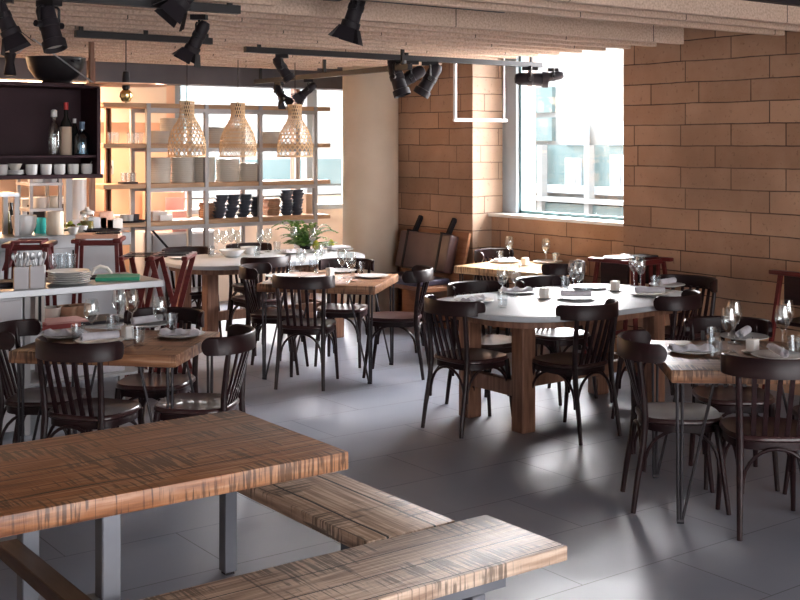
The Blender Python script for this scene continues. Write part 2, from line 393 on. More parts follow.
# buildings outside
b = thing('building', 'white building with glazed balconies seen through the side window', 'building', (15.6, 17, -.4))
def bpart(name, lo, hi, m): return B((lo[0] - 15.6, lo[1] - 17, lo[2] + .4), (hi[0] - 15.6, hi[1] - 17, hi[2] + .4)).build(name, M[m], b)
bpart('wall', (16, 8, -.4), (18, 21.2, 4.4), 'white')
def vy(x): return atU(x, 15.8)
def zy(x, y): return hz(y, dep(15.8, vy(x)))
bpart('glass_band', (15.85, 8, zy(560, 193)), (16, 21.2, zy(560, 145)), 'teal')
bpart('balcony_slab', (15.5, 8, zy(560, 201)), (16, 21.2, zy(560, 197)), 'white')
bpart('parapet', (15.7, 8, zy(560, 215)), (16, 21.2, zy(560, 203)), 'teal')
bpart('spandrel', (15.82, 8, zy(560, 193)), (15.95, 21.2, zy(560, 185)), 'frame_blue')
for x in (547, 594, 640): v = vy(x); bpart('post', (15.6, v - .06, -.4), (15.75, v + .06, zy(x, 145)), 'white')
for x0, x1, y0, y1 in ((523, 548, 88, 113), (523, 548, 118, 141)): bpart('window', (15.9, vy(x1), zy(x0, y1)), (16, vy(x0) + 2, zy(x0, y0)), 'teal')
for x0, x1, y0, y1 in ((565, 587, 122, 145), (607, 625, 122, 145), (565, 580, 158, 187), (610, 625, 155, 190)):
    f = bpart('window', (15.8, vy(x1), zy(x0, y1)), (15.86, vy(x0), zy(x0, y0)), 'frame_blue')
    B((15.78 - 15.6, vy(x1) + .1 - 17, zy(x0, y1) + .08 + .4), (15.8 - 15.6, vy(x0) - .1 - 17, zy(x0, y0) - .08 + .4)).build('glazing', M['white'], f)
b2 = thing('building', 'pale building beyond the far windows behind the rack', 'building', (12, 22, -.4))
B((-14, 0, 0), (8, 2, 5.6)).build('wall', M['white'], b2)
B((-12, -.1, 1.3), (8, 0, 1.85)).build('glass_band', M['teal'], b2)
B((-12, -.5, 1.1), (8, 0, 1.25)).build('balcony_slab', M['white'], b2)
B((-12, -.1, 0), (8, 0, 1.05)).build('parapet', M['cream'], b2)
for x in (-3.5, -1.5): B((x, -.12, 2.5), (x + .25, -.05, 3.4)).build('window', M['teal'], b2)

# ------------------------------------------------------------------ ceiling baffles, tracks, spots
ORD = ['first', 'second', 'third', 'fourth', 'fifth', 'sixth', 'seventh', 'eighth', 'ninth', 'tenth', 'eleventh', 'twelfth', 'thirteenth', 'fourteenth', 'fifteenth', 'sixteenth', 'seventeenth', 'eighteenth', 'nineteenth', 'twentieth']
def baffle(V, u0, u1, label):
    o = B((u0, V, 2.555), (u1, V + .055, 2.95)).build('ceiling_baffle', M['board'], None, .004, 1)
    tag(o, label, 'ceiling panel', 'wood wool ceiling baffles')
for i, V in enumerate((4.53, 4.80, 5.07)):
    baffle(V, -2.8, 7.1, f'wood wool ceiling baffle at the top right, {ORD[i]} row before the open gap')
baffle(5.62, -2.8, 3.3, 'short wood wool ceiling baffle ending beside the black duct')
for i in range(17):
    V = 5.97 + .27 * i
    if i == 16: V = 10.4
    baffle(V, -2.8, 7.1 if V < 9.6 else 6.6, f'wood wool ceiling baffle, {ORD[i]} row behind the gap with the black duct')
d_ = MB().tube([(2.9, 5.33, 2.77), (3.45, 5.33, 2.77)], .19, 28).tube([(3.45, 5.33, 2.77), (3.52, 5.33, 2.77)], .205, 28).tube([(3.52, 5.33, 2.77), (4.7, 5.33, 2.77)], .19, 28)
tag(d_.build('ceiling_duct', M['matblack']), 'black round duct in the gap between the ceiling baffles', 'duct')

def track(p0, p1, label):
    p0, p1 = Vector(p0), Vector(p1); d = (p1 - p0).normalized(); n = Vector((-d.y, d.x, 0)) * .022
    o = thing('lighting_track', label, 'lighting track', p0)
    m = MB(); m.add([p - p0 + s * n + Vector((0, 0, h)) for p in (p0, p1) for s, h in ((-1, 0), (1, 0), (1, .045), (-1, .045))],
        [(0, 1, 2, 3), (7, 6, 5, 4), (0, 4, 5, 1), (1, 5, 6, 2), (2, 6, 7, 3), (3, 7, 4, 0)])
    m.build('rail', M['black'], o)
    for t in (.04, .5, .96):
        q = p0.lerp(p1, t) - p0; B((q.x - .012, q.y - .012, .045), (q.x + .012, q.y + .012, 2.955 - p0.z)).build('hanger', M['black'], o)
track((4.38, 7.93, 2.49), (7.45, 7.93, 2.49), 'long black lighting track crossing in front of the pale pier')
track((5.95, 10.55, 2.40), (5.78, 7.7, 2.40), 'thin dark lighting track running from the rack towards the room')
track((1.7, 5.68, 2.50), (3.1, 5.68, 2.50), 'black lighting track at the top left corner')
track((2.5, 5.63, 2.70), (4.6, 5.63, 2.70), 'black lighting track above the gap beside the round duct')
track((2.9, 7.55, 2.50), (3.9, 7.55, 2.50), 'short black lighting track above the hanging bottle shelf')
track((4.4, 3.64, 2.50), (6.6, 3.64, 2.50), 'black lighting track at the extreme top right corner')

def spot(loc, drop, tilt, rz, label, size=1.0, doors=True):
    """track spotlight: stem from the track, yoke, ribbed can, lens and barn doors; aims down by tilt"""
    o = thing('track_spotlight', label, 'spotlight', loc, rz, 'black track spotlights')
    s = size
    MB().box((-.03 * s, -.055 * s, -.03), (.03 * s, .055 * s, 0)).tube([(0, 0, -.02), (0, 0, -drop)], .009 * s, 8).build('stem', M['black'], o)
    h = .085 * s; w_ = .062 * s
    y = MB().tube([(-w_, 0, -drop - h), (-w_, 0, -drop - .01), (-w_ * .8, 0, -drop), (w_ * .8, 0, -drop), (w_, 0, -drop - .01), (w_, 0, -drop - h)], .007 * s, 6)
    y.tube([(-w_ - .02 * s, 0, -drop - h), (-w_ + .012 * s, 0, -drop - h)], .016 * s, 8).tube([(w_ - .012 * s, 0, -drop - h), (w_ + .02 * s, 0, -drop - h)], .016 * s, 8)
    y.build('yoke', M['black'], o)
    c = MB().lathe([(.001, .11 * s), (.030 * s, .105 * s), (.044 * s, .075 * s), (.044 * s, .02 * s), (.048 * s, .015 * s), (.048 * s, -.015 * s), (.044 * s, -.02 * s), (.046 * s, -.08 * s), (.056 * s, -.085 * s), (.056 * s, -.125 * s), (.050 * s, -.125 * s), (.046 * s, -.10 * s), (.001, -.10 * s)], 20)
    mt = Matrix.Translation((0, 0, -drop - h)) @ Matrix.Rotation(tilt, 4, 'X')
    c.v = [mt @ Vector(v) for v in c.v]; can = c.build('lamp_can', M['matblack'], o)
    l = MB().lathe([(.001, -.101 * s), (.045 * s, -.101 * s), (.045 * s, -.104 * s), (.001, -.104 * s)], 16); l.v = [mt @ Vector(v) for v in l.v]; l.build('lens', M['lens'], can)
    if doors:
        for k in range(4):
            q = MB().add([(-.045 * s, .055 * s, -.12 * s), (.045 * s, .055 * s, -.12 * s), (.065 * s, .095 * s, -.20 * s), (-.065 * s, .095 * s, -.20 * s),
                          (-.045 * s, .052 * s, -.12 * s), (.045 * s, .052 * s, -.12 * s), (.065 * s, .091 * s, -.20 * s), (-.065 * s, .091 * s, -.20 * s)],
                         [(0, 1, 2, 3), (7, 6, 5, 4), (0, 4, 5, 1), (1, 5, 6, 2), (2, 6, 7, 3), (3, 7, 4, 0)])
            mk = mt @ Matrix.Rotation(k * PI / 2, 4, 'Z'); q.v = [mk @ Vector(v) for v in q.v]; q.build('barn_door', M['matblack'], o)
AX = R(53.6 - 90)      # facing along the view
def spx(x, V, z): return (atV(x, V), V, z)
spot(spx(3, 5.68, 2.50), .02, R(-25), AX + R(100), 'black spotlight with barn doors cut by the left edge', .85)
spot(spx(49, 5.68, 2.50), .03, R(-20), AX + R(60), 'black spotlight in a round yoke above the black bowl', 1.05, False)
spot(spx(193, 5.60, 2.72), .02, R(-40), AX + R(-70), 'large black spotlight cropped by the top edge, left of centre', 1.05)
spot(spx(199, 6.3, 2.556), .05, R(-28), AX + R(-100), 'black spotlight hanging below the large cropped one', .85)
spot(spx(356, 5.66, 2.70), .03, R(-18), AX + R(-100), 'black spotlight with square barn doors beside the duct', 1.0)
spot(spx(282, 7.93, 2.49), .03, R(-32), AX + R(90), 'grey lit spotlight at the left end of the long track', .9, False)
spot((5.93, 10.05, 2.40), .03, R(-40), AX + R(50), 'spotlight in front of the far window, left one of the pair', .8)
spot((5.90, 9.45, 2.40), .03, R(-50), AX + R(-95), 'spotlight in front of the far window, right one beside the pier', .8)
spot(spx(397, 7.93, 2.49), .03, R(-18), AX + R(70), 'spotlight on the long track before the edge of the pier', 1.3, False)
spot(spx(411, 7.93, 2.49), .03, R(-60), AX + R(-90), 'middle of the three spotlights clustered on the long track', 1.2, False)
spot(spx(430, 7.93, 2.49), .03, R(-30), AX + R(-90), 'rightmost of the three spotlights clustered on the long track', 1.3, False)
spot(spx(530, 7.93, 2.49), .0, R(-88), AX + R(90), 'spotlight lying level at the top left of the side window', 1.3, False)
spot(spx(553, 7.93, 2.49), .0, R(-80), AX + R(-90), 'small spotlight silhouetted against the side window', .9, False)

# pendants
def cable(o, z0, z1, r=.004): MB().tube([(0, 0, z0), (0, 0, z1)], r, 6).build('cable', M['black'], o)
def rattan(x, V, label):
    u = atV(x, V); d = dep(u, V); z0 = hz(157, d)
    o = thing('rattan_pendant', label, 'pendant lamp', (u, V, z0), 0, 'woven rattan pendant lamps')
    H = .49
    prof = [(.160, 0), (.163, .03), (.166, .06), (.166, .10), (.158, .16), (.140, .22), (.110, .28), (.080, .325), (.064, .36), (.060, .40), (.062, .45), (.066, H)]
    # woven cane: three families of thin canes on the shade surface
    def prad(z):
        for (r0, a), (r1, b_) in zip(prof, prof[1:]):
            if a <= z <= b_: return r0 + (r1 - r0) * (z - a) / (b_ - a)
        return prof[-1][0]
    m = MB(); n = 22
    for s in (1, -1):
        for k in range(n):
            m.tube([(prad(H * i / 14) * math.cos(2 * PI * k / n + s * i * .16), prad(H * i / 14) * math.sin(2 * PI * k / n + s * i * .16), H * i / 14) for i in range(15)], .0032, 4, False)
    for i in range(3, 15):
        z = H * i / 14; m.lathe([(prad(z) - .002, z - .003), (prad(z) + .002, z - .003), (prad(z) + .002, z + .003), (prad(z) - .002, z + .003), (prad(z) - .002, z - .003)], 24)
    m.build('lamp_shade', M['rattan'], o)
    MB().lathe([(.150, 0), (.168, 0), (.168, .012), (.150, .012), (.150, 0)], 28).build('rim', M['rattan'], o)
    MB().lathe([(.02, .36), (.026, .36), (.026, .47), (.02, .49)], 12).build('lamp_socket', M['black'], o)
    MB().lathe([(.001, .24), (.022, .25), (.034, .285), (.026, .325), (.015, .36)], 14).build('bulb', M['pane'], o)
    cable(o, .47, 2.956 - z0)
rattan(187, 9.5, 'woven rattan pendant lamp, leftmost, before the plate stacks')
rattan(238, 9.5, 'woven rattan pendant lamp, middle of the three by the rack')
rattan(295, 9.5, 'open woven rattan pendant lamp against the bright far window')
u, v = uv(126, 8.55); z = hz(85.5, 8.55)
o = thing('disc_pendant', 'flat copper disc pendant with a gold mirrored globe bulb', 'pendant lamp', (u, v, z))
MB().lathe([(.02, .0), (.29, .0), (.29, .008), (.02, .02), (.02, 0)], 48).build('disc_shade', M['copper'], o)
MB().lathe([(.0, .11), (.022, .10), (.028, .05), (.028, -.02), (.02, -.03), (.0, -.03)], 16).build('lamp_socket', M['black'], o)
MB().lathe([(.001, -.125), (.03, -.115), (.047, -.08), (.042, -.05), (.02, -.028)], 20).build('bulb', M['gold'], o)
cable(o, .1, 2.956 - z)
# white frame lamp in front of the niche
p0 = Vector((*uv(455, 10.75), 2.01)); p1 = Vector((*uv(504, 11.0), 2.01))
o = thing('frame_lamp', 'thin white square frame lamp hanging before the window niche', 'pendant lamp', p0)
q = p1 - p0
MB().tube([(0, 0, 0), (0, 0, 2.956 - 2.01)], .017, 8).build('upright', M['white_metal'], o)
MB().tube([q, q + Vector((0, 0, 2.956 - 2.01))], .008, 8).build('upright', M['white_metal'], o)
MB().tube([-q * .03, q * 1.06], .016, 8).build('crossbar', M['white_metal'], o)

# ------------------------------------------------------------------ bentwood chair
def bentwood_chair():
    o = thing('bentwood_chair', 'x', 'chair')
    def rail_pt(a, off=0): return ((.225 + off) * math.sin(a), -.115 - (.165 + off) * math.cos(a))
    rings = []; n = 36
    for i in range(n + 1):
        t = math.sin(PI / 2 * (-1 + 2 * i / n)); a = R(100) * t
        e = max(0, (abs(t) - .89) / .11); sc = math.sqrt(max(.06, 1 - e * e))
        hh = .046 * sc; lean = -.02
        xo, yo = rail_pt(a, .010); xi, yi = rail_pt(a, -.010); zc = .785
        rings.append([(xo, yo - .006, zc - hh), (xi, yi - .006, zc - hh), (xi, yi + lean * .3, zc + hh * .85), ((xi + xo) / 2, (yi + yo) / 2 + lean * .5, zc + hh), (xo, yo + lean * .3, zc + hh * .85)])
    MB().loft(rings).build('backrest', M['chair'], o, 0, angle=50)
    seat = [(.205 * (abs(math.cos(t)) ** .62) * (1 if math.cos(t) >= 0 else -1), .205 * (abs(math.sin(t)) ** .66) * (1 if math.sin(t) >= 0 else -1) + .005) for t in [2 * PI * k / 40 for k in range(40)]]
    def ring(sc, z): return [(x * sc, (y - .005) * sc + .005, z) for x, y in seat]
    MB().loft([ring(.95, .432), ring(1.0, .440), ring(1.0, .452), ring(.965, .461), ring(.75, .452), ring(.3, .447)]).build('seat', M['seat'], o, 0, angle=50)
    MB().loft([ring(.90, .395), ring(.93, .395), ring(.93, .433), ring(.90, .433)]).build('seat_frame', M['chair'], o)
    J = {}
    for s in (-1, 1):
        MB().tube([(s * .178, -.245, 0), (s * .172, -.225, .15), (s * .165, -.195, .32), (s * .163, -.185, .44), (s * .166, -.190, .55), (s * .172, -.205, .68), (s * .178, -.218, .775), (s * .179, -.220, .80)],
                  [.0125, .0145, .0165, .0175, .0165, .015, .013, .009], 10).build('leg', M['chair'], o)
        MB().tube([(s * .182, .215, 0), (s * .174, .190, .2), (s * .165, .165, .40), (s * .163, .160, .436)], [.0115, .014, .0175, .0175], 10).build('leg', M['chair'], o)
        J[s, -1] = Vector((s * .166, -.200, 0)); J[s, 1] = Vector((s * .172, .182, 0))
    for a, b in (((-1, -1), (1, -1)), ((-1, 1), (1, 1)), ((-1, -1), (-1, 1)), ((1, -1), (1, 1))):
        p, q = J[a], J[b]; ps = []
        for i in range(15):
            t = PI * i / 14; f = .5 - .5 * math.cos(t) * .94; ps.append(p.lerp(q, f) + Vector((0, 0, .20 + .205 * math.sin(t) ** .8)))
        MB().tube(ps, .0085, 8).build('brace', M['chair'], o)
    for k in range(5):
        x = -.112 + .056 * k; a = math.asin(x / .215); yt = rail_pt(a, -.012)[1]
        pts = [(x * .9, -.172, .448), (x * .95, -.190 + (yt + .19) * .4, .60), (x, yt, .752)]
        m = MB(); m.loft([[(px - .0105, py - .006, pz), (px + .0105, py - .006, pz), (px + .0105, py + .006, pz), (px - .0105, py + .006, pz)] for px, py, pz in pts]); m.build('slat', M['chair'], o)
    return o
def chair(u, v, deg, label, group='dark bentwood chairs'): put(bentwood_chair, (u, v, 0), R(deg - 90), label, group)

# ------------------------------------------------------------------ tables
def hairpin_table(corner, ang, w, dpt, label, m='top', z=.735, th=.062):
    """corner: near-left corner on plan; ang: heading of the edge that runs away from the viewer"""
    a = Vector((math.cos(R(ang)), math.sin(R(ang)), 0)); r = Vector((a.y, -a.x, 0))
    c = Vector((*corner, 0)) + r * w / 2 + a * dpt / 2
    o = thing('hairpin_table', label, 'table', c, R(ang - 90), 'hairpin leg dining tables')
    B((-w / 2, -dpt / 2, z - th), (w / 2, dpt / 2, z)).build('tabletop', M[m], o, .006, 2)
    for sx in (-1, 1):
        for sy in (-1, 1):
            x, y = sx * (w / 2 - .045), sy * (dpt / 2 - .045)
            l = MB().box((min(x, x - sx * .17) - .01, y - .02, z - th - .006), (max(x, x - sx * .17) + .01, y + .02, z - th + .001))
            l.tube([(x + .012 * sx, y, z - th), (x + .006 * sx, y, .012)], .0075, 8).tube([(x - .014 * sx, y, z - th), (x - .006 * sx, y, .012)], .0075, 8)
            l.tube([(x - sx * .16, y, z - th), (x - sx * .012, y, .012)], .0075, 8)
            l.tube([(x - .02 * sx, y, .012), (x + .012 * sx, y, .012)], .012, 8)
            l.build('leg', M['hairpin'], o)
    return c, a, r
T1 = hairpin_table((1.97, 6.05), 45.5, .89, .76, 'square wooden table on hairpin legs beside the steel station')
T2 = hairpin_table((4.43, 7.84), 42, .92, .86, 'square wooden table on hairpin legs in the middle of the room')
T6 = hairpin_table((4.31, 3.70), 50, .88, .85, 'square wooden table on hairpin legs at the right edge')
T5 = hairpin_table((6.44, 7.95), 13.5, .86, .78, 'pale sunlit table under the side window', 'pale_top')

def oval_table(c, a, b, r, legs, label, z=.76):
    o = thing('oval_table', label, 'table', (*c, 0), 0, 'long oval stone tables')
    MB().prism(rrect(a, b, r, 14), z - .035, z).build('tabletop', M['marble'], o, .006, 2)
    MB().prism(rrect(a - .09, b - .09, r - .09, 10), z - .085, z - .036).build('apron', M['legwood'], o)
    for x, y in legs:
        B((x - .055, y - .055, 0), (x + .055, y + .055, z - .084)).build('leg', M['legwood'], o, .006, 1)
    xs = sorted({p[0] for p in legs}); ys = sorted({p[1] for p in legs})
    for x in xs: B((x - .03, ys[0] + .055, .21), (x + .03, ys[1] - .055, .31)).build('stretcher', M['legwood'], o, .004, 1)
    B((xs[0] + .03, -.03, .22), (xs[1] - .03, .03, .30)).build('stretcher', M['legwood'], o, .004, 1)
T4C = (5.59, 5.68)
oval_table(T4C, .93, .575, .44, [(-.60, -.21), (-.60, .31), (.60, -.21), (.60, .31)], 'long oval white table at the centre with worn timber legs')
T3C = (5.40, 9.42)
oval_table(T3C, .94, .56, .44, [(-.68, -.26), (-.68, .26), (.62, -.26), (.62, .26)], 'long oval white table at the back before the rack')

# chairs
def side(T, w, dpt, along, out):
    c, a, r = T; return c + a * along + r * out
c1 = (T1[0] - T1[1] * .53 - T1[2] * .01); chair(c1.x + .13, c1.y + .10, 34, 'dark bentwood chair with its back to the foreground table', )
c = T1[0] + T1[2] * .49 - T1[1] * .16; chair(c.x, c.y, 45.5 + 90, 'dark bentwood chair facing left at the corner above the foreground table')
c = T1[0] - T1[2] * .36 - T1[1] * .12; chair(c.x, c.y, 45.5 - 82, 'dark bentwood chair at the table end beside the pale cabinet')
c = T1[0] + T1[1] * .36 + T1[2] * .08; chair(c.x, c.y, 45.5 - 180, 'dark bentwood chair tucked on the far side of the table by the station')
c = T2[0] - T2[1] * .46 - T2[2] * .05; chair(c.x, c.y, 44, 'dark bentwood chair with its back to us at the middle hairpin table')
c = T2[0] - T2[2] * .44 + T2[1] * .0; chair(c.x, c.y, 42 - 86, 'dark bentwood chair at the left end of the middle hairpin table')
c = T2[0] + T2[2] * .52 + T2[1] * .02; chair(c.x, c.y, 42 + 92, 'dark bentwood chair facing left, beside the leather bench')
c = T2[0] + T2[1] * .42 + T2[2] * .0; chair(c.x, c.y, 42 - 178, 'dark bentwood chair on the far side of the middle hairpin table')
chair(4.80, 5.76, 4, 'dark bentwood chair pushed in at the left end of the long white table')
chair(5.20, 5.27, 93, 'dark bentwood chair with its back to us at the front of the white table')
chair(5.93, 5.23, 108, 'dark bentwood chair at the front right curve of the white table')
chair(6.60, 5.62, 186, 'dark bentwood chair at the right end of the white table by the wall')
chair(5.27, 6.12, -90, 'dark bentwood chair on the far side of the white table, left one')
chair(5.86, 6.08, -88, 'dark bentwood chair on the far side of the white table, right one')
chair(5.10, 9.00, 92, 'dark bentwood chair with a broad back at the front of the rear oval table')
chair(4.88, 9.82, -90, 'dark bentwood chair on the far side of the rear oval table, left one')
chair(5.55, 9.84, -90, 'dark bentwood chair on the far side of the rear oval table, right one')
chair(6.78, 7.12, 100, 'dark bentwood chair with its back to us at the sunlit window table')
chair(7.08, 7.98, -78, 'dark bentwood chair on the far side of the sunlit window table')
chair(4.62, 3.93, -39, 'dark bentwood chair at the left end of the right edge table')
chair(4.70, 3.46, 50, 'dark bentwood chair in front of the right edge table, back to us')
c = T6[0] + T6[1] * .40 + T6[2] * .02; chair(c.x, c.y, 230, 'dark bentwood chair behind the right edge table against the block wall')
c = T6[0] + T6[2] * .44 - T6[1] * .05; chair(c.x, c.y, 140, 'dark bentwood chair cut by the right edge of the picture')

# ------------------------------------------------------------------ foreground table and benches
o = thing('dining_table', 'thick rough sawn plank table on grey steel legs in the foreground', 'table', (.3, 3.3, 0))
B((0, 0, .70), (1.92, .78, .762)).build('tabletop', M['rustic_u'], o, .006, 2)
for x, y in ((.12, .10), (.12, .70), (1.10, .08), (1.07, .70)):
    B((x - .03, y - .03, 0), (x + .03, y + .03, .70)).build('leg', M['steel_leg'], o, .004, 1)
B((.97, .0, .40), (1.04, .72, .45)).build('stretcher', M['darkwood'], o, .003, 1)
B((1.03, .06, .38), (1.08, .12, .44)).build('bracket', M['steel_leg'], o)
B((1.03, .66, .38), (1.05, .72, .44)).build('bracket', M['steel_leg'], o)
o = thing('bench', 'plank bench with a long crack, set across the table end', 'bench', (2.28, 3.28, 0), 0, 'rough sawn plank benches')
B((0, 0, .40), (.385, 1.32, .45)).build('bench_seat', M['rustic_n2'] if 'rustic_n2' in M else M['rustic_b'], o, .005, 2)
for y in (.2, 1.12):
    for x in (.07,): B((x - .028, y - .028, .012), (x + .028, y + .028, .385)).build('leg', M['steel_leg'], o, .003, 1); B((x - .02, y - .02, 0), (x + .02, y + .02, .012)).build('leg_foot', M['black'], o)
    B((.05, y - .03, .385), (.34, y + .03, .40)).build('support_bar', M['steel_leg'], o)
o = thing('bench', 'worn plank bench along the front, nearest to us', 'bench', (.75, 2.85, 0), 0, 'rough sawn plank benches')
B((0, 0, .40), (2.05, .42, .45)).build('bench_seat', M['rustic_n'], o, .005, 2)
B((.1, .03, .36), (1.80, .07, .40)).build('support_bar', M['steel_leg'], o); B((.1, .35, .36), (1.80, .39, .40)).build('support_bar', M['steel_leg'], o)
for x in (.18, 1.68):
    for y in (.05, .37): B((x - .028, y - .028, 0), (x + .028, y + .028, .36)).build('leg', M['steel_leg'], o, .003, 1)

# ------------------------------------------------------------------ leather bench against the wall
o = thing('banquette', 'leather wall bench with a strapped back cushion and timber panel', 'bench', (6.72, 8.72, 0))
lw = .93
sh = Matrix(((1, 0, 0, .30), (0, 1, 0, 0), (0, 0, 1, 0), (0, 0, 0, 1))) @ Matrix.Rotation(R(12), 4, 'Y')
B((.02, 0, .40), (.50, lw, .44)).build('seat_panel', M['benchwood'], o, .004, 1)
B((.0, .12, .44), (.40, lw - .02, .50)).build('seat_cushion', M['blueleather'], o, .02, 3)
B((.42, -.02, .0), (.54, lw, .46)).build('base', M['benchwood'], o, .004, 1)
pm = Matrix.Translation((.38, 0, .44)) @ Matrix.Rotation(R(13), 4, 'Y')
B((.02, -.02, 0), (.055, lw, .52), pm).build('back_panel', M['benchwood'], o, .004, 1)
cu = B((-.10, .10, .10), (.015, lw - .02, .47), pm).build('back_cushion', M['leather'], o, .02, 3)
for y in (.24, lw - .15):
    MB().box((-.106, y - .015, .09), (-.099, y + .015, .475), pm).box((-.106, y - .02, .47), (.03, y + .02, .485), pm).build('strap', M['matblack'], cu)
    m2 = pm @ Matrix.Translation((-.02, y, .47)) @ Matrix.Rotation(R(16), 4, 'Y')
    B((-.02, -.02, 0), (.02, .02, .18), m2).build('hook', M['matblack'], o)
for x, y in ((.05, .08), (.05, lw - .08)): MB().tube([(x, y, 0), (x, y, .405)], .014, 8).build('leg', M['black'], o)
MB().tube([(.05, .08, .1), (.05, lw - .08, .1)], .01, 8).tube([(.05, .08, .1), (.45, .08, .1)], .01, 8).build('foot_rail', M['black'], o)

# ------------------------------------------------------------------ high chairs and tray stands
def high_chair(loc, rz, h, w, label, slats=True):
    o = thing('high_chair', label, 'high chair', loc, rz, 'dark red wooden high chairs')
    wt = w * .40
    for s in (-1, 1):
        for t in (-1, 1):
            MB().loft([[(s * (x) + dx * .013, t * y + dy * .013, z) for dx, dy in ((-1, -1), (1, -1), (1, 1), (-1, 1))] for x, y, z in ((w * .52, w * .52, 0), (wt * .95, wt * .8, h - .03))]).build('leg', M['red'], o)
        B((s * wt - .03, -w * .46, h - .03), (s * wt + .03, w * .46, h)).build('arm_rail', M['red'], o, .008, 2)
        if slats: B((s * wt * .97 - .009, -wt * .62, h - .22), (s * wt * .97 + .009, wt * .62, h - .03)).build('side_panel', M['chair'], o)
    for k in range(4 if slats else 0):
        x = -wt * .7 + wt * 1.4 * k / 3
        B((x - .016, -wt * .78, h - .32), (x + .016, -wt * .78 + .014, h - .02)).build('slat', M['red'], o)
    B((-wt, -wt * .8, h - .05), (wt, -wt * .7, h - .01)).build('back_rail', M['red'], o, .004, 1)
    B((-wt * 1.08, -wt * .86, h - .36), (wt * 1.08, wt * .9, h - .335)).build('seat', M['chair'], o, .004, 1)
    for t in (-1, 1): B((-w * .47, t * w * .47 - .012, h * .28), (w * .47, t * w * .47 + .012, h * .28 + .035)).build('stretcher', M['red'], o)
high_chair((6.93, 6.36, 0), R(6), .905, .52, 'dark red high chair against the wall beyond the white table')
high_chair((6.92, 4.68, 0), R(0), .95, .50, 'dark red high chair against the block wall at the right edge')
p = uv(99, 8.55); high_chair((*p, 0), R(-30), hz(237.5, 8.55), .36, 'dark red high chair in front of the kitchen counter with papers on top', False)
p = uv(30, 8.35); high_chair((*p, 0), R(-30), hz(242, 8.35), .34, 'dark red high chair behind the white cutlery boxes', False)
def tray_stand(x, d, y, w, label, rz=-36.4):
    u, v = uv(x, d); h = hz(y, d)
    o = thing('tray_stand', label, 'tray stand', (u, v, 0), R(rz), 'dark red folding tray stands')
    for yy in (-.16, .16):
        for s in (-1, 1):
            k = Vector((s * w / 2, yy + s * .014, h - .02)); f = Vector((-s * w * .55, yy + s * .014, 0))
            MB().loft([[p + Vector((dx * .018, dy * .011, 0)) for dx, dy in ((-1, -1), (1, -1), (1, 1), (-1, 1))] for p in (f, k)]).build('leg', M['red'], o)
    for s in (-1, 1):
        B((s * w / 2 - .022, -.21, h - .03), (s * w / 2 + .022, .21, h)).build('top_rail', M['red'], o, .006, 1)
        B((-s * w * .45 - .012, -.16, .1), (-s * w * .45 + .012, .16, .13)).build('stretcher', M['red'], o)
    for yy in (-.12, 0, .12): B((-w / 2, yy - .02, h - .004), (w / 2, yy + .02, h + .002)).build('strap', M['matblack'], o)
tray_stand(140, 8.75, 254.5, .20, 'dark red folding tray stand nearest the kitchen counter, left one')
tray_stand(173, 8.6, 254, .24, 'dark red folding tray stand beside the rear oval table, right one')

# ------------------------------------------------------------------ rack
RV = 10.9; RB = 11.28
o = thing('shelving_rack', 'tall grey steel rack with oak boards in front of the kitchen', 'rack', (atV(206, RV), RV, 0))
ox, oy = o.location.x, o.location.y
d0 = dep(ox, oy); SZ = [hz(y, d0) for y in (104.5, 143.5, 182.5, 219.5)]
def rk(name, lo, hi, m, par=o, bev=0): return B((lo[0] - ox, lo[1] - oy, lo[2]), (hi[0] - ox, hi[1] - oy, hi[2])).build(name, M[m], par, bev, 1)
ul, ur_ = atV(103, RV), atV(330, RV)
ux = [atV(x, RV) for x in (148, 206, 260, 315)]
for u in ux:
    for v in (RV, RB): rk('post', (u - .022, v - .022, 0), (u + .022, v + .022, SZ[0] + .0), 'steel_paint', o, .003)
u = atV(124, RV); rk('post', (u - .02, RB - .022, 0), (u + .02, RB + .022, SZ[0]), 'legwood'); u = atV(107, RB); rk('post', (u - .02, RB - .022, 0), (u + .02, RB + .022, SZ[0]), 'legwood')
for z in SZ:
    rk('shelf_board', (ul, RV - .01, z - .045), (ur_, RB + .01, z), 'ply', o, .003)
    for v in (RV - .012, RB - .01): rk('shelf_rail', (ux[0], v - .014, z - .085), (ux[3], v + .014, z - .045), 'steel_paint')
MB().tube([(ux[1] - ox - .45, RB - oy, SZ[3] - .08), (ux[1] - ox - .02, RB - oy, SZ[3] - .55)], .012, 8).build('diagonal_brace', M['black'], o)

def dinner_plate():
    o = MB().lathe([(.001, 0), (.07, 0), (.08, .0), (.117, .0006), (.121, .010), (.119, .0205), (.112, .0212), (.08, .009), (.001, .006)], 28).build('dinner_plate', M['stoneware'])
    return tag(o, 'x', 'plate')
def stack(x, v, z, n, where, step=.0215):
    u = atV(x, v)
    for i in range(n):
        j = random.uniform(-.004, .004)
        lab = (f'lowest grey plate in the {where}' if i == 0 else f'topmost grey plate in the {where}' if i == n - 1 else f'{ORD[i]} grey plate up in the {where}')
        put(dinner_plate, (u + j, v + random.uniform(-.004, .004), z + step * i), 0, lab, 'plates stacked on the rack')
for x, n, w in ((159, 6, 'small stack just right of the first post, upper shelf'), (172, 12, 'tall stack behind the left rattan lamp, upper shelf'), (216, 8, 'stack right of the second post, upper shelf'),
                (230, 8, 'stack behind the middle rattan lamp, upper shelf'), (270, 6, 'stack right of the third post, upper shelf')):
    stack(x, 11.1, SZ[1], n, w)
for x, n, w in ((159, 12, 'stack just right of the first post, middle shelf'), (183, 12, 'stack under the left rattan lamp, middle shelf'), (203.5, 12, 'stack behind the second post, middle shelf'),
                (227.5, 11, 'stack under the middle rattan lamp, middle shelf'), (249, 9, 'stack left of the third post, middle shelf')):
    stack(x, 11.1, SZ[2], n, w)
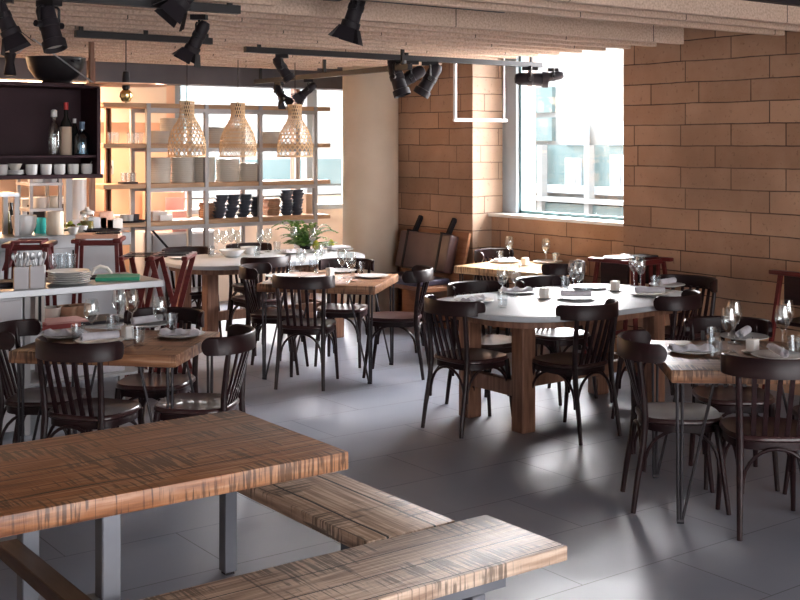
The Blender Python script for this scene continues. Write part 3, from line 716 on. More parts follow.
def dark_bowl():
    o = MB().lathe([(.001, 0), (.045, 0), (.050, .006), (.070, .034), (.072, .040), (.066, .040), (.045, .012), (.001, .010)], 20).build('small_bowl', M['navy']); return tag(o, 'x', 'bowl')
for j, (x, n) in enumerate(((219, 7), (231, 7), (243.5, 7), (256, 6), (287, 8), (297, 8))):
    for i in range(n):
        u = atV(x, 11.05)
        where = f'{ORD[j]} stack from the left on the lowest rack shelf'
        put(dark_bowl, (u + .005 * i * (1 if j < 4 else 0) + random.uniform(-.012, .012), 11.05 + random.uniform(-.012, .012), SZ[3] + .033 * i), 0,
            (f'lowest dark bowl in the {where}' if i == 0 else f'topmost dark bowl in the {where}' if i == n - 1 else f'{ORD[i]} dark bowl up in the {where}'), 'dark bowls stacked on the rack')
def cork_board():
    return tag(B((-.075, -.09, 0), (.075, .09, .022)).build('serving_board', M['cork'], None, .004, 1), 'x', 'board')
for j, (x, n, w) in enumerate(((209, 7, 'stack left of the dark bowls'), (270, 8, 'stack right of the third post'))):
    for i in range(n):
        put(cork_board, (atV(x, 11.18) + random.uniform(-.008, .008), 11.18, SZ[3] + .0225 * i), R(random.uniform(-4, 4)),
            f'lowest brown board in the {w}' if i == 0 else f'topmost brown board in the {w}' if i == n - 1 else f'{ORD[i]} brown board up in the {w}', 'brown boards stacked on the rack')
def tag_box(name, u, v, z, sx, sy, sz, m, label, cat, bev=.006):
    o = B((-sx / 2, -sy / 2, 0), (sx / 2, sy / 2, sz)).build(name, M[m], None, bev, 2, loc=(u, v, z)); return tag(o, label, cat)
tag_box('paper_bag', atV(307.5, 11.2), 11.2, SZ[3], .10, .1, .22, 'amber', 'tan paper bag at the right end of the lowest rack shelf', 'bag')
def tumbler_stack_glass():
    return tag(MB().lathe([(.001, 0), (.030, 0), (.036, .11), (.033, .11), (.028, .008), (.001, .008)], 16).build('glass', M['tumbler']), 'x', 'glass')
for i, x in enumerate((111, 116, 130, 135, 140)):
    put(tumbler_stack_glass, (atV(x, 11.1), 11.1, SZ[1]), 0, f'{ORD[i]} tumbler from the left on the rack shelf beside the plates', 'tumblers on the rack')
tag_box('box', atV(128, 11.0), 11.0, SZ[2], .16, .14, .02, 'matblack', 'black tray at the left end of the middle rack shelf', 'tray')
for i, x in enumerate((124, 128.5, 133)):
    tag(MB().lathe([(.001, 0), (.03, 0), (.035, .09), (.031, .09), (.027, .006), (.001, .006)], 14).build('glass', M['tumbler'], loc=(atV(x, 11.0), 11.0, SZ[2] + .02)), f'{ORD[i]} small glass from the left on the black rack tray', 'glass', 'glasses on the black rack tray')
tag_box('box', atV(156, 11.1), 11.1, SZ[3], .16, .2, .09, 'paper', 'white box on the lowest rack shelf beside the first post', 'box')
tag_box('box', atV(164, 11.02), 11.02, SZ[3], .14, .12, .06, 'white_metal', 'small low white box in front of the larger one on the rack', 'box')
o = thing('serving_tray', 'dark round tray with cups at the left end of the lowest shelf', 'tray', (atV(128, 11.0), 11.0, SZ[3]))
MB().lathe([(.001, 0), (.16, 0), (.17, .02), (.162, .02), (.155, .006), (.001, .006)], 24).build('tray_plate', M['matblack'], o)
for i, (x, m) in enumerate(((124, 'stoneware'), (130, 'china'), (135.5, 'navy'))):
    tag(MB().lathe([(.001, 0), (.032, 0), (.04, .07), (.036, .07), (.028, .008), (.001, .008)], 16).build('cup', M[m], loc=(atV(x, 11.0), 11.0, SZ[3] + .006)), ('grey', 'white', 'dark')[i] + ' cup on the round tray at the rack end', 'cup')

# ------------------------------------------------------------------ hanging bottle shelf
HV = 8.6; hu = atV(97, HV); hd = dep(hu, HV)
o = thing('hanging_shelf', 'plum black hanging shelf unit with bottles and cups at top left', 'shelf', (hu, HV, 0))
zb, zm, zt = hz(178, hd), hz(155, hd), hz(88, hd)
def hs(name, lo, hi, m='cabinet'): return B(lo, hi).build(name, M[m], o, .003, 1)
hs('bottom_board', (-1.5, 0, zb), (.05, .34, zb + .03)); hs('shelf_board', (-1.5, .01, zm - .02), (0, .34, zm)); hs('top_board', (-1.5, -.02, zt), (.02, .34, zt + .03))
hs('end_panel', (0, 0, zb + .03), (.03, .34, zt)); hs('back_panel', (-1.5, .33, zb), (.03, .35, zt))
hs('hanging_post', (-.055, .0, zt + .03), (-.02, .035, 2.955), 'legwood'); hs('hanging_post', (-1.3, .0, zt + .03), (-1.265, .035, 2.955), 'legwood')
tag(B((-1.5, .02, 0), (-1.0, .3, .05)).build('tray', M['matblack'], loc=(hu, HV, zt + .03)), 'flat black tray on top of the hanging shelf at the left', 'tray')
def cup():
    o = thing('cup', 'x', 'cup'); MB().lathe([(.001, 0), (.034, 0), (.042, .012), (.044, .075), (.041, .078), (.038, .072), (.036, .014), (.001, .008)], 20).build('cup_body', M['china'], o)
    return o
for i, x in enumerate((31.5, 46, 59.5, 73, 86.5)):
    u = atV(x, HV + .08); put(cup, (u, HV + .08, zb + .03), R(20 * i), f'white handleless cup, {ORD[i]} from the left in the row under the bottles', 'white cups in a row')
sp = MB().tube([(0, 0, 0), (.035, 0, .06)], .004, 6).build('teaspoon', M['stainless'], loc=(atV(87.5, HV + .08), HV + .08, zb + .068)); tag(sp, 'steel teaspoon standing in the rightmost cup', 'spoon')
u = atV(15, HV + .1)
for i in range(3): tag(MB().lathe([(.001, 0), (.05, 0), (.068, .010), (.066, .014), (.001, .008)], 20).build('saucer', M['china'], loc=(u, HV + .1, zb + .03 + .012 * i)), f'white saucer, {("lowest", "middle", "topmost")[i]} in the pile left of the cups', 'saucer', 'saucers under the bottles')
tag(MB().lathe([(.001, 0), (.03, 0), (.052, .05), (.049, .05), (.027, .006), (.001, .006)], 20).build('small_bowl', M['stoneware'], loc=(u, HV + .1, zb + .064)), 'grey bowl on the saucers left of the cups', 'bowl')
tag(MB().lathe([(.001, 0), (.034, 0), (.042, .012), (.044, .075), (.041, .078), (.036, .014), (.001, .008)], 20).build('cup', M['china'], loc=(atV(2, HV + .12), HV + .12, zb + .03)), 'white cup cut by the left edge under the bottle shelf', 'cup')
def bottle(x, v, prof, m, label, extra):
    o = thing('bottle', label, 'bottle', (atV(x, v), v, zm), 0, 'bottles on the hanging shelf')
    MB().lathe(prof, 20).build('bottle_body', M[m], o)
    for nm, pr, mm in extra: MB().lathe(pr, 20).build(nm, M[mm], o)
bottle(54, HV + .12, [(.001, 0), (.042, 0), (.045, .01), (.045, .19), (.036, .225), (.019, .25), (.019, .29)], 'glass', 'clear swing top bottle, leftmost on the hanging shelf', [('stopper', [(.02, .288), (.024, .292), (.024, .335), (.012, .345), (.001, .346)], 'china'), ('water', [(.001, .008), (.038, .01), (.038, .16), (.001, .16)], 'pane')])
bottle(66, HV + .15, [(.001, 0), (.040, 0), (.042, .01), (.042, .22), (.036, .25), (.016, .29), (.015, .385), (.001, .386)], 'darkglass', 'tall dark bottle with cream label and red cap', [('label', [(.0425, .0), (.0432, .07), (.0432, .21), (.0425, .215)], 'amber'), ('cap', [(.0165, .345), (.0175, .345), (.0175, .40), (.001, .402)], 'redcap')])
bottle(74.5, HV + .24, [(.001, 0), (.03, 0), (.03, .18), (.012, .23), (.012, .25)], 'darkglass', 'slim dark bottle half hidden behind the blue one', [('cap', [(.013, .245), (.014, .245), (.014, .28), (.001, .28)], 'china')])
bottle(82, HV + .12, [(.001, 0), (.056, 0), (.060, .01), (.058, .14), (.045, .165), (.017, .185), (.017, .20)], 'blueglass', 'squat blue glass bottle with a dark blue cap', [('cap', [(.018, .195), (.02, .195), (.02, .255), (.001, .256)], 'bluecap'), ('spirit', [(.001, .008), (.05, .01), (.049, .10), (.001, .10)], 'blueglass')])
bottle(91, HV + .25, [(.001, 0), (.03, 0), (.033, .20), (.001, .205)], 'cabinet', 'plain dark canister at the right end of the bottle shelf', [('cap', [(.02, .2), (.028, .2), (.028, .21), (.001, .21)], 'chair')])
u, v = atV(56, 8.78), 8.78
o = thing('wok_bowl', 'large black bowl standing on top of the hanging shelf', 'bowl', (u, v, zt + .03))
MB().lathe([(.10, .0), (.11, 0), (.10, .02), (.16, .05), (.205, .12), (.222, .20), (.216, .20), (.195, .12), (.15, .06), (.09, .03), (.001, .025)], 36).build('bowl_body', M['black'], o)
MB().tube([(.04, -.205, .17), (.05, -.235, .16), (.11, -.21, .16), (.11, -.18, .17)], .009, 8).build('handle', M['black'], o)
tag(MB().tube([(0, 0, 0), (-.50, -.05, .32)], .006, 8).build('metal_rod', M['stainless'], loc=(hu - .04, HV - .03, zt + .035)), 'thin metal rod slanting across the black bowl', 'rod')
o = thing('clip_lamp', 'small dark clip lamp standing on the hanging shelf at left', 'lamp', (atV(10, 8.75), 8.75, zt + .08))
MB().lathe([(.04, 0), (.045, .01), (.03, .10), (.045, .16), (.04, .17), (.001, .17)], 16).build('lamp_can', M['matblack'], o)
MB().tube([(0, 0, .15), (.06, 0, .17), (.10, 0, .21)], .008, 6).build('lamp_arm', M['stainless'], o)

# ------------------------------------------------------------------ kitchen counter behind
CV = 8.72; CZ = 1.10; cr = atV(131, CV)
o = thing('kitchen_counter', 'long stainless kitchen pass counter behind the steel station', 'counter', (0, CV, 0))
B((1.2, 0, CZ - .10), (cr, .62, CZ)).build('worktop', M['stainless'], o, .004, 1)
B((1.25, .06, 0), (cr - .06, .58, CZ - .10)).build('base_cabinet', M['stainless'], o)
for x in (2.1, 2.75, 3.35): B((x, .045, .1), (x + .008, .06, CZ - .12)).build('panel_seam', M['black'], o)
def cx(x, v=CV + .2): return (atV(x, v), v, CZ)
tag(MB().lathe([(.05, 0), (.055, .0), (.06, .008), (.088, .06), (.094, .13), (.092, .15), (.087, .15), (.08, .06), (.001, .02)], 28).build('mixing_bowl', M['china'], loc=cx(24)), 'white ribbed bowl on the counter beside the turquoise pot', 'bowl')
tag(MB().lathe([(.001, 0), (.05, 0), (.055, .01), (.057, .12), (.053, .12), (.05, .012), (.001, .01)], 24).build('enamel_pot', M['turq'], loc=cx(41, CV + .3)), 'turquoise enamel pot between white bowl and cream canister', 'pot')
tag(MB().lathe([(.001, 0), (.062, 0), (.066, .006), (.066, .172), (.062, .178), (.058, .172), (.058, .01), (.001, .01)], 28).build('canister', M['cream_china'], loc=cx(55, CV + .12)), 'tall cream cylinder canister on the counter', 'canister')
o = thing('storage_jar', 'glass jar of dark olives with a pale lid on the counter', 'jar', cx(87, CV + .42))
MB().lathe([(.001, 0), (.055, 0), (.058, .01), (.058, .12), (.05, .13)], 24).build('jar_body', M['glass'], o); MB().lathe([(.001, .006), (.052, .006), (.052, .075), (.001, .075)], 20).build('contents', M['oil'], o); MB().lathe([(.052, .128), (.056, .13), (.056, .15), (.02, .165), (.015, .185), (.001, .186)], 20).build('lid', M['paper'], o)
for i, (x, vv) in enumerate(((73, .12), (82, .22))):
    tag(MB().lathe([(.001, 0), (.028, 0), (.045, .045), (.042, .05), (.025, .006), (.001, .006)], 20).build('small_bowl', M['china'], loc=cx(x, CV + vv)), ('small white bowl on the counter beside the cream canister', 'small white bowl on the counter in front of the jar')[i], 'bowl')
tag(MB().lathe([(.001, 0), (.13, 0), (.15, .016), (.145, .02), (.12, .008), (.001, .008)], 28).build('serving_tray', M['matblack'], loc=cx(102, CV + .17)), 'round black tray at the right end of the counter', 'tray')
o = thing('fruit_plate', 'plate of yellow green leaves on the counter behind the small bowls', 'plate', cx(72, CV + .46))
MB().lathe([(.001, 0), (.08, 0), (.11, .014), (.001, .01)], 20).build('plate_body', M['china'], o)
for i in range(9): MB().lathe([(.001, -.018), (.02, -.008), (.02, .008), (.001, .018)], 8, (random.uniform(-.07, .07), random.uniform(-.05, .05), .03 + random.uniform(0, .03))).build('salad_leaf', M[('lemon', 'leaf', 'oil')[i % 3]], o)
for i, x in enumerate((7, 11.5, 16)):
    o = thing('oil_bottle', f'{ORD[i]} oil bottle from the left at the counter edge', 'bottle', cx(x, CV + .4), 0, 'oil bottles on the counter')
    MB().lathe([(.001, 0), (.03, 0), (.03, .15), (.012, .19), (.012, .22)], 14).build('bottle_body', M[('oil', 'darkglass', 'oil')[i]], o); MB().lathe([(.013, .21), (.014, .21), (.014, .24), (.001, .24)], 10).build('cap', M['darkglass'], o)
o = thing('counter_shelf', 'pale steel riser shelf at the left end of the counter', 'shelf', (atV(17, CV + .1), CV + .1, CZ))
B((-.018, 0, 0), (.018, .035, .30)).build('post', M['steel_paint'], o); B((-.6, 0, .30), (.018, .30, .325)).build('shelf_board', M['stainless'], o); B((-.018, .26, 0), (.018, .295, .30)).build('post', M['steel_paint'], o); B((-.6, .0, 0), (-.565, .035, .30)).build('post', M['steel_paint'], o)

# kitchen behind
KV = 11.3
o = thing('kitchen_range', 'stainless back counter along the peach kitchen wall', 'counter', (0, KV, 0))
B((.6, 0, .82), (4.35, .68, .9)).build('worktop', M['stainless'], o, .004, 1); B((.62, .04, 0), (4.33, .66, .82)).build('base_cabinet', M['stainless'], o)
def kb(name, x0, x1, y0, y1, v, dz, m, label, cat, zf=None):
    u0, u1 = atV(x0, v), atV(x1, v); d = dep((u0 + u1) / 2, v); z0 = hz(y1, d) if zf is None else zf; z1 = hz(y0, d)
    return tag(B((0, 0, 0), (u1 - u0, dz, z1 - z0)).build(name, M[m], None, .01, 2, loc=(u0, v, z0)), label, cat)
kb('cabinet', 151, 163, 191, 0, 11.5, .3, 'orange', 'peach appliance standing behind the rack, left one', 'appliance', .9) if False else None
o = thing('oven', 'large pale oven in the kitchen behind the counter', 'oven', (atV(22, KV + .05), KV + .05, .9))
B((0, 0, 0), (.62, .5, .36)).build('oven_body', M['stainless'], o, .01, 2); B((.05, -.012, .05), (.42, 0, .30)).build('door', M['matblack'], o); MB().tube([(.06, -.03, .32), (.42, -.03, .32)], .008, 8).build('handle', M['stainless'], o); B((.48, -.01, .05), (.58, 0, .30)).build('control_panel', M['white_metal'], o)
o = thing('wall_shelf', 'long steel wall shelf with white trays behind the counter', 'shelf', (atV(5, 11.6), 11.6, hz(160, 11.2)))
B((-.3, 0, 0), (.75, .4, .03)).build('shelf_board', M['steel_paint'], o)
for x in (-.2, .65): B((x, .36, -.15), (x + .03, .4, .0)).build('bracket', M['steel_paint'], o)
tag(MB().lathe([(.001, 0), (.15, 0), (.16, .02), (.16, .09), (.15, .09), (.14, .02), (.001, .02)], 24).build('steel_pan', M['stainless'], loc=(atV(20, 11.8), 11.8, hz(160, 11.2) + .03)), 'wide steel pan on the kitchen wall shelf', 'pan')
o = thing('kitchen_post', 'pale steel post standing between kitchen and counter', 'post', (atV(68, 10.4), 10.4, 0))
B((-.03, -.03, 0), (.03, .03, 2.95)).build('post', M['steel_paint'], o)
B((-.05, -.05, 0), (.05, .05, .02)).build('foot_plate', M['steel_paint'], o)
o = thing('kitchen_post', 'brown timber post left of the rack', 'post', (atV(91, 10.4), 10.4, 0))
B((-.03, -.03, 0), (.03, .03, 2.95)).build('post', M['legwood'], o)
B((-.05, -.05, 0), (.05, .05, .02)).build('foot_plate', M['steel_paint'], o)
o = thing('wall_telephone', 'white wall telephone with a dark round dial', 'telephone', (atV(107, 11.88), 11.88, hz(175, 12.3)))
B((-.06, -.04, 0), (.06, .02, .15)).build('case', M['white_metal'], o, .01, 2); MB().tube([(0, -.05, .08), (0, -.035, .08)], .035, 16).build('dial', M['matblack'], o)
o = thing('warming_cabinet', 'pinkish warming cabinet behind the rack between the first two posts', 'appliance', (atV(151, 11.7), 11.7, .0))
hz_ = hz(193, 12.4)
B((0, 0, .86), (.40, .24, hz_)).build('body', M['pinkbox'], o, .01, 2); B((.16, -.012, .9), (.38, 0, hz_ - .06)).build('door', M['pink'], o, .004, 1)
tag(B((0, 0, 0), (.13, .1, .06)).build('red_box', M['redcard'], loc=(atV(172, 11.8), 11.8, hz_)), 'small red and pink box on the warming cabinet', 'box')
o = thing('kitchen_shelf', 'tall steel shelf frame in the kitchen left of the timber post', 'shelf', (atV(31, 10.9), 10.9, 0))
wv = atV(60, 10.9) - atV(31, 10.9)
for x in (0, wv):
    for y in (0, .35): B((x - .015, y - .015, 0), (x + .015, y + .015, 1.62)).build('post', M['steel_paint'], o)
for z in (1.16, 1.40, 1.58): B((-.02, -.02, z), (wv + .02, .37, z + .025)).build('shelf_board', M['stainless'], o)
for i, (x, z, m, w_) in enumerate(((36, 1.425, 'china', .07), (48, 1.425, 'panel', .08), (55, 1.425, 'navy', .05), (40, 1.185, 'paper', .08), (53, 1.185, 'cream_china', .06))):
    tag(MB().lathe([(.001, 0), (w_, 0), (w_ * 1.1, .02), (w_ * 1.1, .1), (w_, .11), (w_ * .9, .1), (w_ * .9, .02), (.001, .015)], 18).build('container', M[m], loc=(atV(x, 11.05), 11.05, z)), ('white tub on the upper kitchen shelf, left', 'grey tub on the upper kitchen shelf, middle', 'dark blue tub on the upper kitchen shelf, right', 'pale tub on the lower kitchen shelf, left', 'cream tub on the lower kitchen shelf, right')[i], 'container')
o = thing('paper_roll', 'tall white paper roll standing in the kitchen beside the posts', 'paper roll', (atV(77, 11.1), 11.1, 0))
MB().lathe([(.001, 1.06), (.10, 1.06), (.10, 1.45), (.03, 1.45), (.03, 1.40), (.001, 1.40)], 24).build('roll', M['china'], o); B((-.14, -.14, 0), (.14, .14, 1.06)).build('stand', M['panel'], o)
for i, (x, w_, h_, m) in enumerate(((95, .16, .10, 'panel'), (104, .12, .14, 'pinkbox'), (112, .14, .08, 'paper'))):
    tag_box('food_container', atV(x, 9.2), 9.2, CZ, w_, .12, h_, m, ('grey', 'pink', 'cream')[i] + ' food container at the back right of the counter', 'container')
o = thing('fridge', 'low pale refrigerator standing under the rack', 'refrigerator', (atV(150, 11.45), 11.45, 0))
B((0, 0, .05), (.75, .5, .86)).build('body', M['panel'], o, .01, 2); B((.02, -.02, .08), (.73, 0, .84)).build('door', M['stainless'], o, .006, 1); MB().tube([(.68, -.04, .3), (.68, -.04, .6)], .01, 8).build('handle', M['stainless'], o); B((.03, .03, 0), (.72, .47, .05)).build('plinth', M['black'], o)
tag_box('cardboard_box', atV(176, 11.55), 11.55, .86, .18, .2, .22, 'pink', 'pink box on the refrigerator behind the rack', 'box')
for i, (x, w_, h_) in enumerate(((120, .22, .16), (136, .18, .10))):
    tag_box('food_container', atV(x, 11.5), 11.5, .9, w_, .2, h_, 'white_metal', ('taller', 'lower')[i] + ' white food container on the kitchen back counter', 'container')

# ------------------------------------------------------------------ steel service station
SV = 7.17; SZt = .90; su = atV(163.5, SV)
o = thing('service_station', 'stainless service station with a pale cabinet at the left', 'station', (0, SV, 0))
B((1.1, 0, SZt - .045), (su, .60, SZt)).build('worktop', M['stainless'], o, .004, 1)
cu_ = atV(22, SV + .03)
B((1.1, .03, .04), (cu_, .56, SZt - .045)).build('cabinet_body', M['panel'], o)
B((1.3, .012, .30), (cu_ - .005, .03, SZt - .06)).build('door', M['panel'], o, .004, 1)
B((1.3, .015, .05), (cu_ - .005, .03, .29)).build('drawer', M['panel'], o, .004, 1)
for u, v in ((cu_ + .035, .05), (cu_ + .035, .53), (su - .06, .55)): B((u - .018, v - .018, 0), (u + .018, v + .018, SZt - .045)).build('leg', M['steel_paint'], o)
B((cu_ + .05, .12, .60), (su - .05, .58, .615)).build('shelf_board', M['steel_paint'], o); B((cu_ + .05, .12, .28), (su - .05, .58, .295)).build('shelf_board', M['steel_paint'], o)
def sx(x, dv, z=SZt): v = SV + dv; return (atV(x, v), v, z)
def cutlery_box(x, label):
    o = thing('cutlery_box', label, 'cutlery box', sx(x, .10), R(-24), 'white cutlery boxes')
    m = MB()
    for lo, hi in (((-.042, -.042, 0), (.042, .042, .008)), ((-.042, -.042, .008), (.042, -.035, .135)), ((-.042, .035, .008), (.042, .042, .135)), ((-.042, -.035, .008), (-.035, .035, .135)), ((.035, -.035, .008), (.042, .035, .135))): m.box(lo, hi)
    m.build('box_body', M['panel'], o); B((-.048, -.042, 0), (-.042, .042, .135)).build('wooden_side', M['ply'], o)
    return o
cutlery_box(22, 'white cutlery box full of spoons, left one on the station'); cutlery_box(38, 'white cutlery box of spoons, right one on the station')
def spoon():
    o = thing('spoon', 'x', 'spoon')
    MB().tube([(0, 0, 0), (0, 0, .14), (0, .006, .17)], [.0035, .004, .003], 6).build('handle', M['stainless'], o)
    b = MB().lathe([(.001, -.026), (.012, -.015), (.015, .0), (.010, .018), (.001, .026)], 10); b.v = [(x, y * .4 + .008, z + .19) for x, y, z in b.v]; b.build('bowl', M['stainless'], o)
    return o
for j, x in enumerate((22, 38)):
    for i in range(6):
        p = sx(x, .10, SZt + .01); q = put(spoon, (p[0] - .02 + .008 * i, p[1] + (.010 if i % 2 else -.010), p[2]), R(60 * i), f'{ORD[i]} steel spoon from the left in the {("left", "right")[j]} cutlery box', 'spoons in the cutlery boxes')
        q.rotation_euler = (R(random.uniform(-9, 9)), R(-8 + 3.4 * i), R(60 * i))
def tall_glass():
    return tag(MB().lathe([(.001, 0), (.028, 0), (.034, .17), (.031, .17), (.026, .008), (.001, .008)], 16).build('tall_glass', M['tumbler']), 'x', 'glass')
for i, (x, dv) in enumerate(((54, .40), (58.5, .46), (63, .40), (67.5, .46), (71, .36))):
    put(tall_glass, sx(x, dv), 0, f'{ORD[i]} tall glass from the left in the cluster on the station', 'tall glasses on the station')
def side_plate():
    return tag(MB().lathe([(.001, 0), (.08, 0), (.09, .004), (.135, .014), (.137, .018), (.09, .010), (.001, .007)], 32).build('dinner_plate', M['china']), 'x', 'plate')
for i in range(6): put(side_plate, (sx(69, .16)[0] + random.uniform(-.006, .006), SV + .16, SZt + .0135 * i), 0, (f'lowest white plate of the pile on the station', f'second white plate up in the pile on the station', 'third white plate up in the pile on the station', 'fourth white plate up in the pile on the station', 'fifth white plate up in the pile on the station', 'topmost white plate of the pile on the station')[i], 'white plates piled on the station')
def card(name, p, rz, sx_, sy_, h, m, label, cat): return tag(B((-sx_ / 2, -sy_ / 2, 0), (sx_ / 2, sy_ / 2, h)).build(name, M[m], None, .002, 1, loc=p), label, cat)
f = card('folder', sx(118, .22), 0, .28, .22, .022, 'green', 'green folder lying at the right end of the station', 'folder'); f.rotation_euler.z = R(-25)
f = card('paper_sheet', (*sx(105, .36)[:2], SZt), 0, .24, .18, .012, 'matblack', 'dark menu lying behind the green folder', 'menu'); f.rotation_euler.z = R(-10)
cr_ = MB().tube([(-.06, 0, .012), (-.04, 0, .05), (0, 0, .065), (.05, 0, .05), (.08, 0, .012)], .012, 8); tag(cr_.build('rolled_cloth', M['paper'], loc=(*sx(100, .36)[:2], SZt + .012)), 'cream cloth roll on the dark menu', 'cloth')
card('menu', sx(8, .30), 0, .22, .2, .03, 'matblack', 'dark menus stacked behind the left cutlery box', 'menu')
# papers on the high chair before the counter, things on the high chair by the wall
p = uv(99, 8.55); z = hz(237.5, 8.55)
f = card('paper_stack', (p[0], p[1], z), 0, .30, .22, .03, 'pinkbox', 'pinkish paper stack on the high chair before the counter', 'paper'); f.rotation_euler.z = R(-30)
f = card('menu', (p[0] + .05, p[1] - .04, z + .03), 0, .17, .12, .01, 'matblack', 'small dark menu on the pinkish paper stack', 'menu'); f.rotation_euler.z = R(-20)
p = uv(30, 8.35); z = hz(242, 8.35)
cl = MB().prism([(-.10, -.12), (.10, -.12), (.10, .12), (-.10, .12)], 0, .012).add([(-.10, -.12, .012), (-.10, .12, .012), (-.17, .12, -.19), (-.17, -.12, -.19), (-.085, -.12, 0), (-.085, .12, 0), (-.155, .12, -.19), (-.155, -.12, -.19)], [(0, 1, 2, 3), (7, 6, 5, 4), (0, 4, 5, 1), (1, 5, 6, 2), (2, 6, 7, 3), (3, 7, 4, 0)]).add([(.10, -.12, .012), (.10, .12, .012), (.17, .12, -.19), (.17, -.12, -.19), (.085, -.12, 0), (.085, .12, 0), (.155, .12, -.19), (.155, -.12, -.19)], [(0, 1, 2, 3), (7, 6, 5, 4), (0, 4, 5, 1), (1, 5, 6, 2), (2, 6, 7, 3), (3, 7, 4, 0)])
cl = cl.build('red_cloth', M['dullred'], None, .004, 1, loc=(p[0], p[1], z)); cl.rotation_euler.z = R(-30); tag(cl, 'dull red cloth draped over the high chair behind the cutlery boxes', 'cloth')
tag(MB().lathe([(.001, 0), (.08, 0), (.12, .012), (.001, .008)], 24).build('dinner_plate', M['stainless'], loc=(6.80, 6.36, .905)), 'steel plate on the high chair beyond the white table', 'plate')
f = card('menu', (7.03, 6.34, .905), 0, .22, .16, .012, 'matblack', 'dark menu on the high chair beyond the white table', 'menu')
# station lower shelves
def low(x, dv, z): v = SV + dv; return (atV(x, v), v, z)
card('folder', low(48, .30, .615), 0, .34, .26, .03, 'redcard', 'red folder on the upper shelf under the station', 'folder')
card('folder', low(62, .28, .645), 0, .28, .22, .012, 'pink', 'pink folder on top of the red one under the station', 'folder')
for i, (x, m) in enumerate(((50, 'stoneware'), (68, 'cork'), (80, 'cork'))):
    tag(MB().lathe([(.001, 0), (.04, 0), (.065, .05), (.075, .10), (.07, .10), (.05, .03), (.001, .01)], 18).build('small_bowl', M[m], loc=low(x, .48, .615) if i else low(x, .48, .615)), ('grey bowl at the back of the station shelf', 'brown bowl at the back of the station shelf, left one', 'brown bowl at the back of the station shelf, right one')[i], 'bowl')
for i in range(3): card('book', low(31.5 + 3 * i, .35, .615), 0, .022, .2, .21, ('paper', 'matblack', 'paper')[i], ('pale', 'dark', 'second pale')[i] + ' upright book under the station near the cabinet', 'book')
card('tray', low(90, .35, .615), 0, .38, .3, .02, 'matblack', 'wide dark tray on the shelf under the station', 'tray')
card('napkin_pile', low(80, .35, .295), 0, .5, .3, .12, 'linen', 'pile of grey linen on the lowest station shelf', 'linen')

# ------------------------------------------------------------------ tableware
def wine_glass():
    o = thing('wine_glass', 'x', 'wine glass')
    MB().lathe([(.001, .098), (.012, .101), (.028, .118), (.039, .145), (.0405, .165), (.037, .195), (.031, .225), (.0298, .225), (.0358, .195), (.0393, .165), (.0378, .146), (.027, .120), (.011, .103), (.001, .101)], 20).build('bowl', M['glass'], o)
    MB().tube([(0, 0, .004), (0, 0, .02), (0, 0, .07), (0, 0, .100)], [.008, .0042, .0038, .007], 8).build('stem', M['glass'], o)
    MB().lathe([(.001, 0), (.034, 0), (.035, .002), (.008, .006), (.001, .006)], 20).build('foot', M['glass'], o)
    return o
def tumbler():
    o = thing('tumbler', 'x', 'tumbler')
    MB().lathe([(.001, 0), (.026, 0), (.0285, .006), (.034, .07), (.036, .098), (.0335, .098), (.031, .07), (.025, .012), (.001, .012)], 24, flute=.035).build('tumbler_body', M['tumbler'], o)
    return o
def plate():
    o = thing('plate', 'x', 'plate')
    MB().lathe([(.001, 0), (.075, 0), (.085, .004), (.128, .015), (.130, .019), (.126, .020), (.085, .010), (.001, .007)], 36).build('plate_body', M['china'], o); return o
def saucer():
    return tag(MB().lathe([(.001, 0), (.035, 0), (.055, .007), (.056, .010), (.035, .005), (.001, .004)], 24).build('saucer', M['china']), 'x', 'saucer')
def candle():
    o = thing('candle', 'x', 'candle'); B((-.026, -.026, 0), (.026, .026, .068)).build('wax_block', M['wax'], o, .006, 3); MB().tube([(0, 0, .067), (.002, 0, .076)], .0015, 5).build('wick', M['black'], o); return o
def napkin_flat():
    o = thing('napkin', 'x', 'napkin')
    n = 12; rings = []
    for i in range(n + 1):
        x = -.11 + .22 * i / n; w_ = .035 + .012 * math.sin(i * .9); h = .024 + .010 * math.sin(i * 1.3 + .6)
        rings.append([(x, -w_, 0), (x, w_, 0), (x, w_ + .004, h * .5), (x, w_ * .5, h), (x, -w_ * .2, h * .75), (x, -w_ * .6, h * 1.1), (x, -w_ - .004, h * .45)])
    MB().loft(rings).build('napkin_cloth', M['linen'], o, 0, angle=60); return o
def napkin_roll():
    o = thing('napkin', 'x', 'napkin')
    sp_ = [(.023 - .0011 * k) for k in range(15)]
    m = MB(); prof = []
    for k in range(30):
        t = k * .52; r = .025 - .00068 * k; prof.append((r * math.cos(t), r * math.sin(t) + .025))
    n = len(prof); vs = []
    for x in (-.10, .10):
        vs += [(x, y, z) for y, z in prof] + [(x, y * .88, (z - .025) * .88 + .025) for y, z in prof]
    fs = []
    for k in range(n - 1): fs += [(k, k + 1, 2 * n + k + 1, 2 * n + k), (n + k, 3 * n + k, 3 * n + k + 1, n + k + 1), (k, n + k, n + k + 1, k + 1), (2 * n + k, 2 * n + k + 1, 3 * n + k + 1, 3 * n + k)]
    fs += [(0, 2 * n, 3 * n, n), (n - 1, 2 * n - 1, 4 * n - 1, 3 * n - 1)]
    m.add(vs, fs); m.build('napkin_cloth', M['linen'], o, 0, angle=60); return o
Z6, Z4 = .735, .76
def G(x, y, z, where): put(wine_glass, at(x, y, z), 0, 'wine glass ' + where, 'wine glasses')
def U(x, y, z, where): put(tumbler, at(x, y, z), 0, 'fluted water tumbler ' + where, 'water tumblers')
